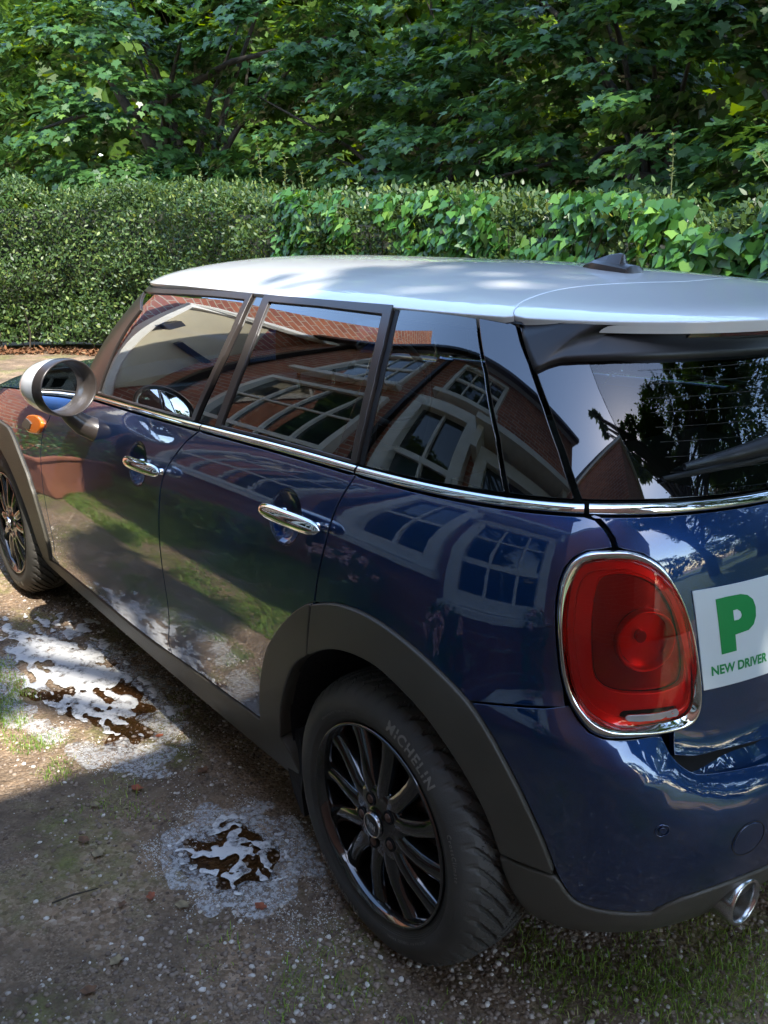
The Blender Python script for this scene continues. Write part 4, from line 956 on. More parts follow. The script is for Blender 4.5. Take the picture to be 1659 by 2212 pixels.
# cabin
V,F=[],[];box((1.78,0,.86),(.42,1.34,.24),0,V,F);ds=mk('dashboard',V,F,'dash',car,smooth=False);md=ds.modifiers.new('b','BEVEL');md.width=.06;md.segments=4
V,F=[],[];box((-.12,0,.99),(.36,1.18,.02),0,V,F);mk('parcel_shelf',V,F,'fabric',car,smooth=False)
def sweep(cs,mat,name,parent):
    """loft through rounded sections: (centre, half width y, half depth x)"""
    V=[];F=[];n=24
    for (cx,cy,cz),hw,hd in cs:
        for j in range(n):
            t=2*math.pi*j/n;c_,s_=math.cos(t),math.sin(t);V.append((cx+hd*abs(c_)**.6*(1 if c_>0 else -1),cy+hw*abs(s_)**.6*(1 if s_>0 else -1),cz))
    for i in range(len(cs)-1):
        for j in range(n):a_=i*n+j;b_=i*n+(j+1)%n;F.append((a_,b_,b_+n,a_+n))
    F.append(tuple(range(n)));F.append(tuple(range(len(V)-1,len(V)-n-1,-1)));return mk(name,V,F,mat,parent)
for cx,cy in ((1.02,.37),(1.02,-.37),(.12,.36),(.12,-.36)):
    hd=1 if cx>.5 else .86
    se=sweep([((cx+.22,cy,.50),.24,.26),((cx+.22,cy,.62),.25,.27),((cx+.22,cy,.66),.22,.24)],'fabric','seat',car)
    sweep([((cx+.02,cy,.55),.23,.07),((cx-.03,cy,.75),.25,.08),((cx-.08,cy,.95),.24,.07),((cx-.11,cy,1.03*hd+.0),.20,.055),((cx-.12,cy,1.06*hd),.14,.035)],'fabric','backrest',se)
    zt=1.10*hd
    sweep([((cx-.13,cy,zt+.01),.09,.035),((cx-.13,cy,zt+.04),.125,.05),((cx-.135,cy,zt+.12),.125,.05),((cx-.14,cy,zt+.155),.11,.04),((cx-.14,cy,zt+.17),.08,.02)],'fabric','headrest',se)
    for dy in (-.06,.06):
        V,F=[],[];tube([(cx-.12,cy+dy,zt-.06),(cx-.13,cy+dy,zt+.03)],.006,8,V,F);mk('headrest_post',V,F,'steel',se)
V,F=[],[];cw=Vector((1.50,-.37,.93))
Mw=Matrix.Translation(cw)@Matrix.Rotation(R(-65),4,'Y')
n=40;pts=[Mw@Vector((.18*math.cos(2*math.pi*j/n),.18*math.sin(2*math.pi*j/n),0)) for j in range(n+1)];tube(pts,.015,8,V,F,cap=False)
for t in (0,2.2,4.1):tube([Mw@Vector((0,0,-.02)),Mw@Vector((.18*math.cos(t),.18*math.sin(t),0))],.014,8,V,F)
tube([Mw@Vector((0,0,-.25)),Mw@Vector((0,0,0))],.03,10,V,F);mk('steering_wheel',V,F,'dash',car)
# ---------- wheels
def text_mesh(body,size,bold=0.,extr=0.,spacing=1.0):
    cu=bpy.data.curves.new('t','FONT');cu.body=body;cu.size=size;cu.offset=bold;cu.extrude=extr;cu.space_character=spacing;cu.align_x='CENTER';cu.resolution_u=4
    ob=bpy.data.objects.new('t',cu);col.objects.link(ob);dg=bpy.context.evaluated_depsgraph_get();ev=ob.evaluated_get(dg);me=ev.to_mesh()
    V=np.array([v.co[:] for v in me.vertices]);F=[tuple(q.vertices) for q in me.polygons];ev.to_mesh_clear();bpy.data.objects.remove(ob);bpy.data.curves.remove(cu)
    return V,F
RT=.3105
def tyre_profile():
    # (radius, y) from the outer bead across the tread to the inner bead; y=0 is the outer face
    out=[(.214,-.012),(.222,-.004),(.236,.002),(.250,.005),(.262,.004),(.275,-.001),(.286,-.008),(.294,-.016),(.3005,-.023)]
    tread=[(.3005+ (RT-.3005)*math.sin(min(1,t*3.2)*math.pi/2) if t<.5 else .3005+(RT-.3005)*math.sin(min(1,(1-t)*3.2)*math.pi/2),-.023-.149*t) for t in np.linspace(.02,.98,46)]
    inn=[(.3005,-.173),(.286,-.188),(.262,-.199),(.236,-.197),(.214,-.185)]
    return out,tread,inn
def build_tyre(parent):
    o_,t_,i_=tyre_profile();pr=o_+t_+i_;n=840;V=[];F=[];a=len(o_);b=a+len(t_)
    NT=48
    for k,(rr,y) in enumerate(pr):
        for j in range(n):
            t=2*math.pi*j/n;d=0
            if a-2<=k<b+1:
                s=(y+.0975)/.075;ph=(t/(2*math.pi)*NT+ (abs(s)**.8)*2.6)%1
                g=min(ph,1-ph);w_=.10+.05*abs(s)
                if g<w_:d=.0085*(1 if a<=k<b else .55)
                if abs(s)<.9 and a<=k<b:
                    ph2=(t/(2*math.pi)*NT*2+abs(s)*3.7+.25*math.sin(s*40))%1
                    if ph2<.08:d=max(d,.0022)
                pass
            V.append(((rr-d)*math.cos(t),y,(rr-d)*math.sin(t)))
    for i in range(len(pr)-1):
        for j in range(n):
            q=i*n+j;q2=i*n+(j+1)%n;F.append((q,q+n,q2+n,q2))
    ty=mk('tyre',V,F,'rubber',parent);sm=np.ones(len(F),bool);sm[(a-1)*n:b*n]=False;ty.data.polygons.foreach_set('use_smooth',sm)
    return ty
def yside(rr):return np.interp(rr,[.214,.222,.236,.250,.262,.275,.286,.294,.3005],[-.012,-.004,.002,.005,.004,-.001,-.008,-.016,-.023])
def arc_text(body,size,rmid,phi0,parent,flip=False,bold=.0,name='tyre_lettering',mat='letter',spacing=1.1,rise=.0012,thin=1.0):
    V,F=text_mesh(body,size,bold,0,spacing);V[:,1]-=V[:,1].mean()
    rr=rmid+V[:,1]*(1)*thin;ph=phi0+V[:,0]/rmid
    X=-np.sin(ph)*rr;Z=np.cos(ph)*rr;Y=yside(rr)+rise
    return mk(name,np.stack([X,Y,Z],1),[q for q in F],mat,parent,smooth=False)
def make_wheel():
    w=empty('wheel');w.parent=car
    ty=build_tyre(w)
    # sidewall ribs
    V=[];F=[]
    for r0 in (.2275,.2310,.2345):
        lathe([(r0-.0009,float(yside(r0-.0009))+.0002),(r0,float(yside(r0))+.0013),(r0+.0009,float(yside(r0+.0009))+.0002)],n=160,V=V,F=F)
    mk('sidewall_ribs',V,F,'rubber',w)
    for k in (0,1):
        arc_text('MICHELIN',.030,.2635,R(28)+k*math.pi,w,bold=.0009,spacing=1.22,rise=.0014)
        arc_text('CrossClimate',.013,.262,R(74)+k*math.pi,w,spacing=1.3,rise=.0012)
        arc_text('195/55 R16 91V  TUBELESS  RADIAL',.0075,.243,R(150)+k*math.pi,w,spacing=1.25,rise=.0012)
    
    V=[];F=[]
    lathe([(.2185,-.006),(.2170,.000),(.2140,.002),(.2110,-.001),(.2075,-.009),(.2035,-.016),(.2020,-.030),(.1990,-.060),(.1960,-.140),(.2080,-.170)],n=120,V=V,F=F)
    rb=mk('alloy_rim',V,[q[::-1] for q in F],'rim',w)
    NS=12;V=[];F=[]
    for k in range(NS):
        a0=2*math.pi*k/NS+R(4)
        secs=[(.060,.0240,-.014,.030),(.082,.0205,-.011,.036),(.100,.0190,-.011,.042),(.130,.0185,-.013,.044),(.160,.0190,-.017,.042),(.185,.0210,-.019,.038),(.2045,.0245,-.020,.032)]
        b=len(V)
        for rr,hw,y,dp in secs:
            tw=a0+.06*math.sin((rr-.05)/.15*math.pi)
            for dx,dy in ((-hw,-dp),(-hw,-.006),(-hw*.72,-.0012),(-hw*.15,.0036),(hw*.2,.0030),(hw*.75,-.0015),(hw,-.006),(hw,-dp)):
                V.append((rr*math.cos(tw)-dx*math.sin(tw),y+dy,rr*math.sin(tw)+dx*math.cos(tw)))
        for i in range(len(secs)-1):
            for j in range(7):a_=b+i*8+j;F.append((a_,a_+1,a_+9,a_+8))
    sk=mk('spokes',V,[q[::-1] for q in F],'rim',w)
    V=[];F=[];lathe([(.0001,-.004),(.028,-.004),(.032,-.006),(.040,-.010),(.066,-.0105),(.080,-.013),(.086,-.022),(.088,-.06)],n=72,V=V,F=F);hb=mk('hub',V,[q[::-1] for q in F],'rim',w)
    # bolts in dark wells
    V=[];F=[];V2=[];F2=[]
    for k in range(5):
        a0=2*math.pi*k/5+R(66);cx,cz=.052*math.cos(a0),.052*math.sin(a0);V=[];F=[];V2=[];F2=[]
        lathe([(.0001,-.0085),(.0125,-.0085),(.0145,-.0075),(.0150,-.011)],n=24,V=V,F=F);mk('bolt_well',[(v[0]+cx,v[1],v[2]+cz) for v in V],[q[::-1] for q in F],'black',w)
        lathe([(.0001,-.0060),(.0045,-.0060),(.0055,-.0075),(.0085,-.0060),(.0092,-.0080),(.0094,-.010)],n=12,V=V2,F=F2);mk('wheel_bolt',[(v[0]+cx,v[1],v[2]+cz) for v in V2],[q[::-1] for q in F2],'bolt',w)
    V=[];F=[];lathe([(.0001,.004),(.0245,.004),(.0255,.0035),(.0258,-.004)],n=48,V=V,F=F);hc=mk('hub_cap',V,[q[::-1] for q in F],'hubcap',w)
    V=[];F=[];lathe([(.0240,.0042),(.0248,.0056),(.0262,.0056),(.0272,.0042),(.0275,-.002)],n=48,V=V,F=F);mk('silver_rim',V,[q[::-1] for q in F],'silver',w)
    # the cap reads upside down: the wheel stands turned
    Vt,Ft=text_mesh('MINI',.0195,.0006,.0004,1.0);Vt[:,0]-=Vt[:,0].mean();Vt[:,1]-=Vt[:,1].mean()
    ang=R(172);X=-(Vt[:,0]*.72*math.cos(ang)-Vt[:,1]*math.sin(ang));Z=Vt[:,0]*.72*math.sin(ang)+Vt[:,1]*math.cos(ang)
    mk('cap_lettering',np.stack([X,.0052+Vt[:,2],Z],1),Ft,'silver',w,smooth=False)
    V=[];F=[];lathe([(.0001,-.055),(.07,-.055),(.075,-.075),(.138,-.078),(.138,-.092),(.08,-.094)],n=72,V=V,F=F);mk('brake_disc',V,[q[::-1] for q in F],'disc',w)
    V=[];F=[];box((.02,-.09,.125),(.10,.06,.05),0,V,F);mk('brake_caliper',V,F,'liner',w,smooth=False)
    return w
wh=make_wheel();YW=.838
def copy_tree(o,parent=None):
    c=o.copy();col.objects.link(c);c.parent=parent
    for ch in list(o.children):copy_tree(ch,c)
    return c
wh.location=(0,YW,.31);wh.rotation_euler=(0,0,0)
w2_=copy_tree(wh,car);w2_.location=(2.567,YW-.004,.31);w2_.rotation_euler=(0,R(37),0)
w3_=copy_tree(wh,car);w3_.location=(0,-YW,.31);w3_.rotation_euler=(0,0,math.pi)
w4_=copy_tree(wh,car);w4_.location=(2.567,-YW,.31);w4_.rotation_euler=(0,R(20),math.pi)
# ---------- green P plate, a magnetic sheet stuck on the tailgate
PL=A('plate')
c00,c01,c10,c11=PL[0],PL[1],PL[2],PL[3]   # top-left, bottom-left, (partly right) top, (partly right) bottom
fr=.0;
P0=lowS(c00[0],c00[1]);P1=lowS(c10[0],c10[1]);lenw=np.linalg.norm(P1-P0);kx=.178/lenw
def bil(s,t):
    s=np.asarray(s,float)*kx;t=np.asarray(t,float)
    q=(c00*(1-s[...,None])+c10*s[...,None])*(1-t[...,None])+(c01*(1-s[...,None])+c11*s[...,None])*t[...,None]
    return q
def plateF(s,t):
    s,t=np.broadcast_arrays(np.asarray(s,float),np.asarray(t,float));q=bil(s,t);return lowS(q[...,0],q[...,1])
def plateN(s,t):
    s,t=np.broadcast_arrays(np.asarray(s,float),np.asarray(t,float));q=bil(s,t);return nl(q[...,0],q[...,1])
pp=panel('learner_plate',plateF,[[0,0],[1,0],[1,1],[0,1]],'plate',None,nf=plateN,h=.1,step=.05,lip=.002,rnd=.0002,inset=0,off=.0022)
tag(pp,'square white plate with a green P and NEW DRIVER stuck on the tailgate','driver plate')
def inv_pl(q):
    q=np.asarray(q,float);s=np.zeros(len(q));t=np.zeros(len(q))
    for _ in range(30):
        e=bil(s,t)-q;h=1e-4;js=(bil(s+h,t)-bil(s,t))/h;jt=(bil(s,t+h)-bil(s,t))/h
        de=js[:,0]*jt[:,1]-js[:,1]*jt[:,0];s=s-(e[:,0]*jt[:,1]-e[:,1]*jt[:,0])/de;t=t-(js[:,0]*e[:,1]-js[:,1]*e[:,0])/de
    return np.stack([s,t],1)
pc=inv_pl(A('pP'));ph_=inv_pl(A('pPh'))
def rounded(p,k):return p
panel('letter',plateF,pc,'green',pp,nf=plateN,h=.12,step=.03,lip=0,inset=0,off=.0026,holes=[ph_])
nd=inv_pl(A('ndl'))
Vt,Ft=text_mesh('NEW DRIVER',1.0,.035,0,1.02);mn=Vt.min(0);mx=Vt.max(0);hgt=mx[1]-mn[1];wid=mx[0]-mn[0]
s0=nd[0,0];t0=nd[0,1];tt=nd[2,1];s1=.93
X=s0+(Vt[:,0]-mn[0])/wid*(s1-s0);T_=t0+(Vt[:,1]-mn[1])/hgt*(tt-t0)
P=plateF(X,T_)+plateN(X,T_)*.0027
mk('lettering',P,[q[::-1] for q in Ft],'green',pp,smooth=False)
LEAVES=[(0.852, 1.018, 0.02, 0.4, 'redleaf', 'orange red dead leaf alone in the middle of the open gravel'), (1.073, 0.851, 0.014, 1.2, 'redleaf', 'small red leaf in the sun just below the larger suds'), (0.652, 1.2, 0.021, 2.2, 'paleleaf', 'flat tan leaf left of the round puddle'), (0.725, 1.214, 0.019, 0.2, 'deadleaf', 'dull brown leaf furthest left of the round puddle'), (0.43, 1.16, 0.015, 2.6, 'redleaf', 'reddish leaf just below left of the round puddle'), (0.358, 1.116, 0.019, 0.9, 'paleleaf', 'curled pale leaf right below the round puddle'), (0.247, 0.977, 0.017, 0.3, 'redleaf', 'bright orange leaf between the round puddle and the tyre'), (0.29, 1.3, 0.017, 1.9, 'paleleaf', 'curled pale tan leaf near the bottom of the gravel'), (0.849, 1.137, 0.016, 0.6, 'paleleaf', 'tiny pale leaf on the dark soil left of centre'), (0.445, 1.224, 0.012, 2.0, 'deadleaf', 'small dull leaf beside the thin twig'), (0.247, 1.376, 0.018, 1.1, 'deadleaf', 'dull pink brown leaf at the lower left'), (0.821, 0.83, 0.02, 1.7, 'deadleaf', 'brown leaf in the gravel close under the sill')]
TW0=(0.544,1.352,.012)
TW1=(0.528,1.249,.012)
# ================================================================== THE SURROUNDINGS
def nz(x,y,s=1.,seed=0):
    """cheap smooth noise -1..1"""
    x=np.asarray(x,float)*s;y=np.asarray(y,float)*s;o=0
    g=np.random.default_rng(seed)
    for k in range(7):
        a=g.uniform(0,6.28);f=g.uniform(.6,2.6);p=g.uniform(0,6.28);o=o+np.sin(f*(x*math.cos(a)+y*math.sin(a))+p+1.3*np.sin(f*.7*(y*math.cos(a)-x*math.sin(a))+p*2))
    return o/3.5
def gz(x,y):
    d=np.hypot(np.asarray(x)-.7,np.asarray(y)-1.);return .008*nz(x,y,2.2,1)*np.clip(1,0,1)+.0*d
# ground sheet: fine near the camera, coarse to the horizon
gxs=np.concatenate([[-80,-40,-20,-10,-5],np.arange(-3,5,.045),[5.5,6.5,8,10,13,17,25,45,90,160]]);gys=np.concatenate([[-160,-80,-40,-20,-10,-5,-3],np.arange(-2,4,.045),[4.5,6,9,15,30,60,120]])
GX,GY=np.meshgrid(gxs,gys,indexing='ij');GZ=np.where((np.abs(GX)<20)&(np.abs(GY)<20),gz(GX,GY),0)
for (px,py) in ((-.1,.77),(2.5,.77),(-.1,-.77),(2.5,-.77)):GZ=GZ-.002*np.exp(-((GX-px)**2+(GY-py)**2)/.03)
V=np.stack([GX,GY,GZ],-1).reshape(-1,3);m=len(gys);I=np.arange(len(gxs)*m).reshape(len(gxs),m)
q=np.stack([I[:-1,:-1],I[1:,:-1],I[1:,1:],I[:-1,1:]],-1).reshape(-1,4)
g=bulk('ground',V,q.ravel(),np.arange(len(q))*4,np.full(len(q),4),'ground',smooth=True);tag(g,'brown gravel and moss driveway','ground',kind='structure')
MT['lawn']=pmat('lawn',(.04,.075,.018),.9,bump=.6,bscale=30,var=.4,vscale=3)
tag(mk('lawn',[(-3.2,-2.9,.012),(-3.2,1.0,.012),(-30,1.0,.012),(-30,-30,.012),(-3.2,-30,.012)],[(0,1,2,3,4)],'lawn'),'green lawn behind the viewer','lawn',kind='structure')
# loose stones
def stones(name,n,xr,yr,smin,smax,matn,seed,dens=None):
    g=np.random.default_rng(seed)
    phi=(1+5**.5)/2;ico=np.array([(-1,phi,0),(1,phi,0),(-1,-phi,0),(1,-phi,0),(0,-1,phi),(0,1,phi),(0,-1,-phi),(0,1,-phi),(phi,0,-1),(phi,0,1),(-phi,0,-1),(-phi,0,1)])/1.9
    tf=np.array([(0,11,5),(0,5,1),(0,1,7),(0,7,10),(0,10,11),(1,5,9),(5,11,4),(11,10,2),(10,7,6),(7,1,8),(3,9,4),(3,4,2),(3,2,6),(3,6,8),(3,8,9),(4,9,5),(2,4,11),(6,2,10),(8,6,7),(9,8,1)])
    x=g.uniform(*xr,n*3);y=g.uniform(*yr,n*3);k=g.uniform(0,1,n*3)<(dens(x,y) if dens else 1);x,y=x[k][:n],y[k][:n];n=len(x)
    s=smin+(smax-smin)*g.uniform(0,1,n)**3;a=g.uniform(0,6.28,n)
    sc=np.stack([s*g.uniform(.75,1.3,n),s*g.uniform(.7,1.1,n),s*g.uniform(.4,.7,n)],1)
    P=ico[None]*(1+g.normal(0,.10,(n,12,1)))*sc[:,None]
    c,s_=np.cos(a)[:,None],np.sin(a)[:,None];X=P[...,0]*c-P[...,1]*s_+x[:,None];Y=P[...,0]*s_+P[...,1]*c+y[:,None];Z=P[...,2]+(gz(x,y)+sc[:,2]*.25)[:,None]
    V=np.stack([X,Y,Z],-1).reshape(-1,3);F=(tf[None]+12*np.arange(n)[:,None,None]).reshape(-1,3)
    return bulk(name,V,F.ravel(),np.arange(len(F))*3,np.full(len(F),3),matn,smooth=True)
MT['stone']=leafmat('pebble',(.11,.075,.052),(.32,.25,.19),.0,.75,.3,(.66,.61,.54))
tag(stones('gravel',60000,(-1.1,3.2),(-.4,1.9),.0020,.0078,'stone',3,lambda x,y:np.clip(.30+.5*nz(x,y,3,5)+.35*(np.exp(-((y-.70)/.22)**2))+.35*(x<.35),.05,1)),'small brown and white pebbles loose over the driveway','gravel',kind='stuff')
# grass and moss tufts
def blades(name,pts,lmin,lmax,w,mat,seed,lean=.7,parent=None):
    g=np.random.default_rng(seed);n=len(pts);a=g.uniform(0,6.28,n);L=g.uniform(lmin,lmax,n);le=g.uniform(.1,lean,n)*L
    d=np.stack([np.cos(a),np.sin(a),0*a],1);s=np.stack([-np.sin(a),np.cos(a),0*a],1)*w/2
    b=np.asarray(pts);m=b+d*le[:,None]*.4+np.array([0,0,1])*(L*.6)[:,None];t=b+d*le[:,None]*1.1+np.array([0,0,1])*(np.sqrt(np.maximum(L**2-le**2,1e-6))*.95)[:,None]
    V=np.stack([b-s,b+s,m+s*.8,m-s*.8,t],1).reshape(-1,3);k=5*np.arange(n)[:,None]
    lo=np.concatenate([k+[0,1,2,3],k+[3,2,4]],1).ravel();st=(7*np.arange(n)[:,None]+[0,4]).ravel();to=np.tile([4,3],n)
    return bulk(name,V,lo,st,to,mat,parent)
def scatter(n,fn,xr,yr,seed):
    g=np.random.default_rng(seed);x=g.uniform(*xr,n*6);y=g.uniform(*yr,n*6);k=g.uniform(0,1,n*6)<fn(x,y);x,y=x[k][:n],y[k][:n];return np.stack([x,y,gz(x,y)-.002],1)
clump=lambda x,y:np.clip((nz(x,y,4.2,11)-.25)*1.6,0,1)*np.clip((nz(x,y,16,12)+.3),0,1)
P=scatter(9000,lambda x,y:.7*clump(x,y)*((y>1.0)|(x<.1)),(-.9,2.6),(.3,1.9),21)
Q=scatter(7000,lambda x,y:np.clip(1.2-((x+.32)/.36)**2-((y-.32)/.36)**2,0,1)*np.clip(nz(x,y,12,14)+.55,0,1),(-1.0,.3),(-.2,.95),22)
Q2=scatter(3500,lambda x,y:np.clip(1.2-((x-1.75)/.75)**2-((y-1.16)/.10)**2,0,1)*np.clip(nz(x,y,14,15)+.6,0,1),(.9,2.9),(1.0,1.35),23)
Q3=scatter(9000,lambda x,y:np.clip(nz(x,y,3,31)+.6,0,1),(1.5,6),(1.35,2.6),24)
P2=scatter(48000,lambda x,y:np.clip(nz(x,y,4,35)+.45+.5*(y>1.9),0,1),(1.25,5.6),(1.38,2.5),26)
tag(blades('grass',P2,.015,.055,.004,'grass',28,1.0),'rough sunlit grass and weeds between the drive and the house','grass',kind='stuff')
tag(blades('grass',np.vstack([P,Q,Q2,Q3]),.008,.032,.0022,'grass',25,1.0),'short green grass in tufts on the driveway','grass',kind='stuff')
# ---- soapy puddles
MT['water']=glassmat('muddy_water',(.52,.41,.30),1.5,1.33,.02)
def blob(name,fn,x0,x1,y0,y1,cell,z,hgt,mat,label,cat,group=None):
    nx,ny=int((x1-x0)/cell)+1,int((y1-y0)/cell)+1;xs=np.linspace(x0,x1,nx);ys=np.linspace(y0,y1,ny);X,Y=np.meshgrid(xs,ys,indexing='ij');Fv=fn(X,Y)
    # keep cells whose four corners are inside, snap border vertices along the field gradient
    ins=Fv>0;c=(ins[:-1,:-1].astype(int)+ins[1:,:-1]+ins[1:,1:]+ins[:-1,1:])>=2
    gx_,gy_=np.gradient(Fv,cell);g2=gx_**2+gy_**2+1e-4;st=np.where(ins,0,1);mv=np.clip(-Fv/g2,-200,200);near=np.abs(mv)*np.sqrt(g2)<1.1*cell
    X2=np.where((~ins)|near,X+np.clip(mv*gx_,-cell*.9,cell*.9),X);Y2=np.where((~ins)|near,Y+np.clip(mv*gy_,-cell*.9,cell*.9),Y)
    Z=gz(X2,Y2)*(0 if mat=='water' else 1)+z+hgt*np.clip(Fv,0,.25)**.5
    I=np.arange(nx*ny).reshape(nx,ny);q=np.stack([I[:-1,:-1],I[1:,:-1],I[1:,1:],I[:-1,1:]],-1)[c]
    us,iv=np.unique(q.ravel(),return_inverse=True);V=np.stack([X2,Y2,Z],-1).reshape(-1,3)[us]
    o=bulk(name,V,iv,np.arange(len(q))*4,np.full(len(q),4),mat,smooth=True);return tag(o,label,cat,group)
def f1(x,y):
    e=1-((x-1.72)/.46)**2-((y-.90)/.155)**2
    return e*1.0+.9*nz(x*1.0,y*2.0,12,41)+.75*nz(x,y*1.6,40,42)+.25*nz(x,y,110,49)-.12
def f2(x,y):
    e=1-((x-.46)/.125)**2-((y-.93)/.105)**2
    return e*.4+1.3*np.abs(nz(x,y,34,43))*-1+.45*nz(x,y,80,44)+.22
def w1(x,y):return 1-((x-1.62)/.52)**2-((y-.90)/.18)**2+.45*nz(x,y,9,45)+.22*nz(x,y,33,145)
def w2(x,y):return 1-((x-.46)/.14)**2-((y-.935)/.12)**2+.35*nz(x,y,16,46)+.22*nz(x,y,55,146)
blob('puddle',w1,1.0,2.4,.66,1.12,.012,.0050,.0,'water','wide shallow brown puddle beside the front of the sill under broken soap suds','puddle','puddles on the driveway')
blob('puddle',w2,.28,.64,.78,1.08,.008,.0050,.0,'water','small round dark brown puddle beside the rear wheel','puddle','puddles on the driveway')
blob('soap_suds',f1,1.05,2.35,.68,1.10,.006,.0062,.004,'foam','large sunlit sheet of white soap suds floating on the wider puddle','suds','soap suds')
blob('soap_suds',f2,.28,.64,.76,1.10,.0035,.0066,.003,'foam','small curling islands of white suds on the round puddle by the rear wheel','suds','soap suds')
def f3(x,y):return .62-np.abs(np.hypot((x-.44)/.20,(y-.925)/.165)-.86)*2.6+.5*nz(x,y,26,242)
def f4(x,y):return .50-np.abs(np.hypot((x-1.50)/.58,(y-.93)/.24)-.86)*3.4+.5*nz(x,y,22,243)-.9*np.clip(x-1.75,0,1)
V_=blob('suds_film',f3,.1,.8,.68,1.22,.006,.0048,.001,'thinfoam','pale ring of thin froth spread on the gravel around the small round puddle','suds','soap suds')
V_=blob('suds_film',f4,.7,2.3,.66,1.32,.010,.0048,.001,'thinfoam','faint film of thin froth on the gravel around the wide puddle','suds','soap suds')
# fine froth left on the gravel around the puddles: tiny bubbles nobody could count
def froth(x,y):
    a=np.exp(-((np.hypot((x-.46)/.26,(y-.92)/.20)-.78)/.26)**2);b=np.exp(-((np.hypot((x-1.55)/.60,(y-.92)/.22)-.95)/.18)**2)*(x<1.75)*.8
    c=np.exp(-((x-.16)/.10)**2-((y-.90)/.09)**2)
    return np.clip((a+b+c)*(.45+.8*nz(x,y,22,47)),0,1)
MT['froth']=pmat('froth',(.58,.57,.53),.5)
tag(stones('froth',42000,(.0,2.3),(.62,1.35),.0007,.0026,'froth',48,froth),'fine white froth clinging to the gravel around the puddles','froth',kind='stuff')
# ---- fallen leaves and a twig
def flat_leaf(name,x,y,s,rz,mat,label):
    n=16;V=[(0,0,.002)]
    for i in range(n):
        t=2*math.pi*i/n;rr=s*(.62+.38*abs(math.cos(2.5*t)))*(1-.15*math.sin(t));V.append((rr*math.cos(t),rr*.75*math.sin(t),.004+.25*s*abs(math.sin(t*1.5+x*7))*.5))
    c,s_=math.cos(rz),math.sin(rz);V=[(a*c-b*s_,a*s_+b*c,z) for a,b,z in V];F=[(0,i+1,(i+1)%n+1) for i in range(n)]
    o=mk(name,V,F,mat,None);o.location=(x,y,float(gz(x,y))+.004);return tag(o,label,'leaf',group='fallen leaves')
for (x,y,s,a,mt,lb) in LEAVES:flat_leaf('fallen_leaf',x,y,s,a,mt,lb)
V,F=[],[];tube([TW0,((TW0[0]+TW1[0])/2,(TW0[1]+TW1[1])/2+.006,.017),TW1],[.0022,.0026,.0012],6,V,F);tag(mk('twig',V,F,'bark'),'thin bare brown twig lying on the open gravel left of the rear wheel','twig')
# ---- leaves as meshes
MAPLE=np.array([(0,0),(.13,-.12),(.30,-.10),(.26,.04),(.50,.10),(.40,.20),(.48,.36),(.27,.36),(.22,.46),(.14,.44),(.12,.62),(.0,.86),(-.12,.62),(-.14,.44),(-.22,.46),(-.27,.36),(-.48,.36),(-.40,.20),(-.50,.10),(-.26,.04),(-.30,-.10),(-.13,-.12)])
MAPLE6=np.array([(0,0),(.28,-.08),(.5,.16),(.26,.36),(0,.84),(-.26,.36),(-.5,.16),(-.28,-.08)])
IVY=np.array([(0,0),(.22,-.14),(.44,.02),(.36,.28),(.20,.50),(0,.92),(-.20,.50),(-.36,.28),(-.44,.02),(-.22,-.14)])
OVAL=np.array([(0,0),(.22,.25),(.20,.6),(0,1),(-.20,.6),(-.22,.25)])
def leaves(name,C,dirs,norms,size,shape,mat,parent=None,seed=0,fold=.18,jit=.25):
    """C centres (n,3), dirs tip directions, norms face normals"""
    g=np.random.default_rng(seed);n=len(C);d=dirs+g.normal(0,jit,(n,3));d/=np.linalg.norm(d,axis=1,keepdims=True)
    nn=norms+g.normal(0,jit,(n,3));nn-=(nn*d).sum(1,keepdims=True)*d;nn/=np.linalg.norm(nn,axis=1,keepdims=True)+1e-9;s=np.cross(d,nn)
    sz=size*g.uniform(.6,1.25,n) if np.isscalar(size) else size
    k=len(shape);X=shape[:,0][None,:,None]*s[:,None]*sz[:,None,None];Y=(shape[:,1])[None,:,None]*d[:,None]*sz[:,None,None]
    Z=(-fold*np.abs(shape[:,0])-.12*shape[:,1]**2)[None,:,None]*nn[:,None]*sz[:,None,None]
    V=(C[:,None]+X+Y-Z*-1).reshape(-1,3);lo=np.arange(n*k)
    return bulk(name,V,lo,np.arange(n)*k,np.full(n,k),mat,parent)
def trunk_mesh(name,pts,rad,mat,parent,n=12):
    V,F=[],[];tube(pts,rad,n,V,F);return mk(name,V,F,mat,parent)
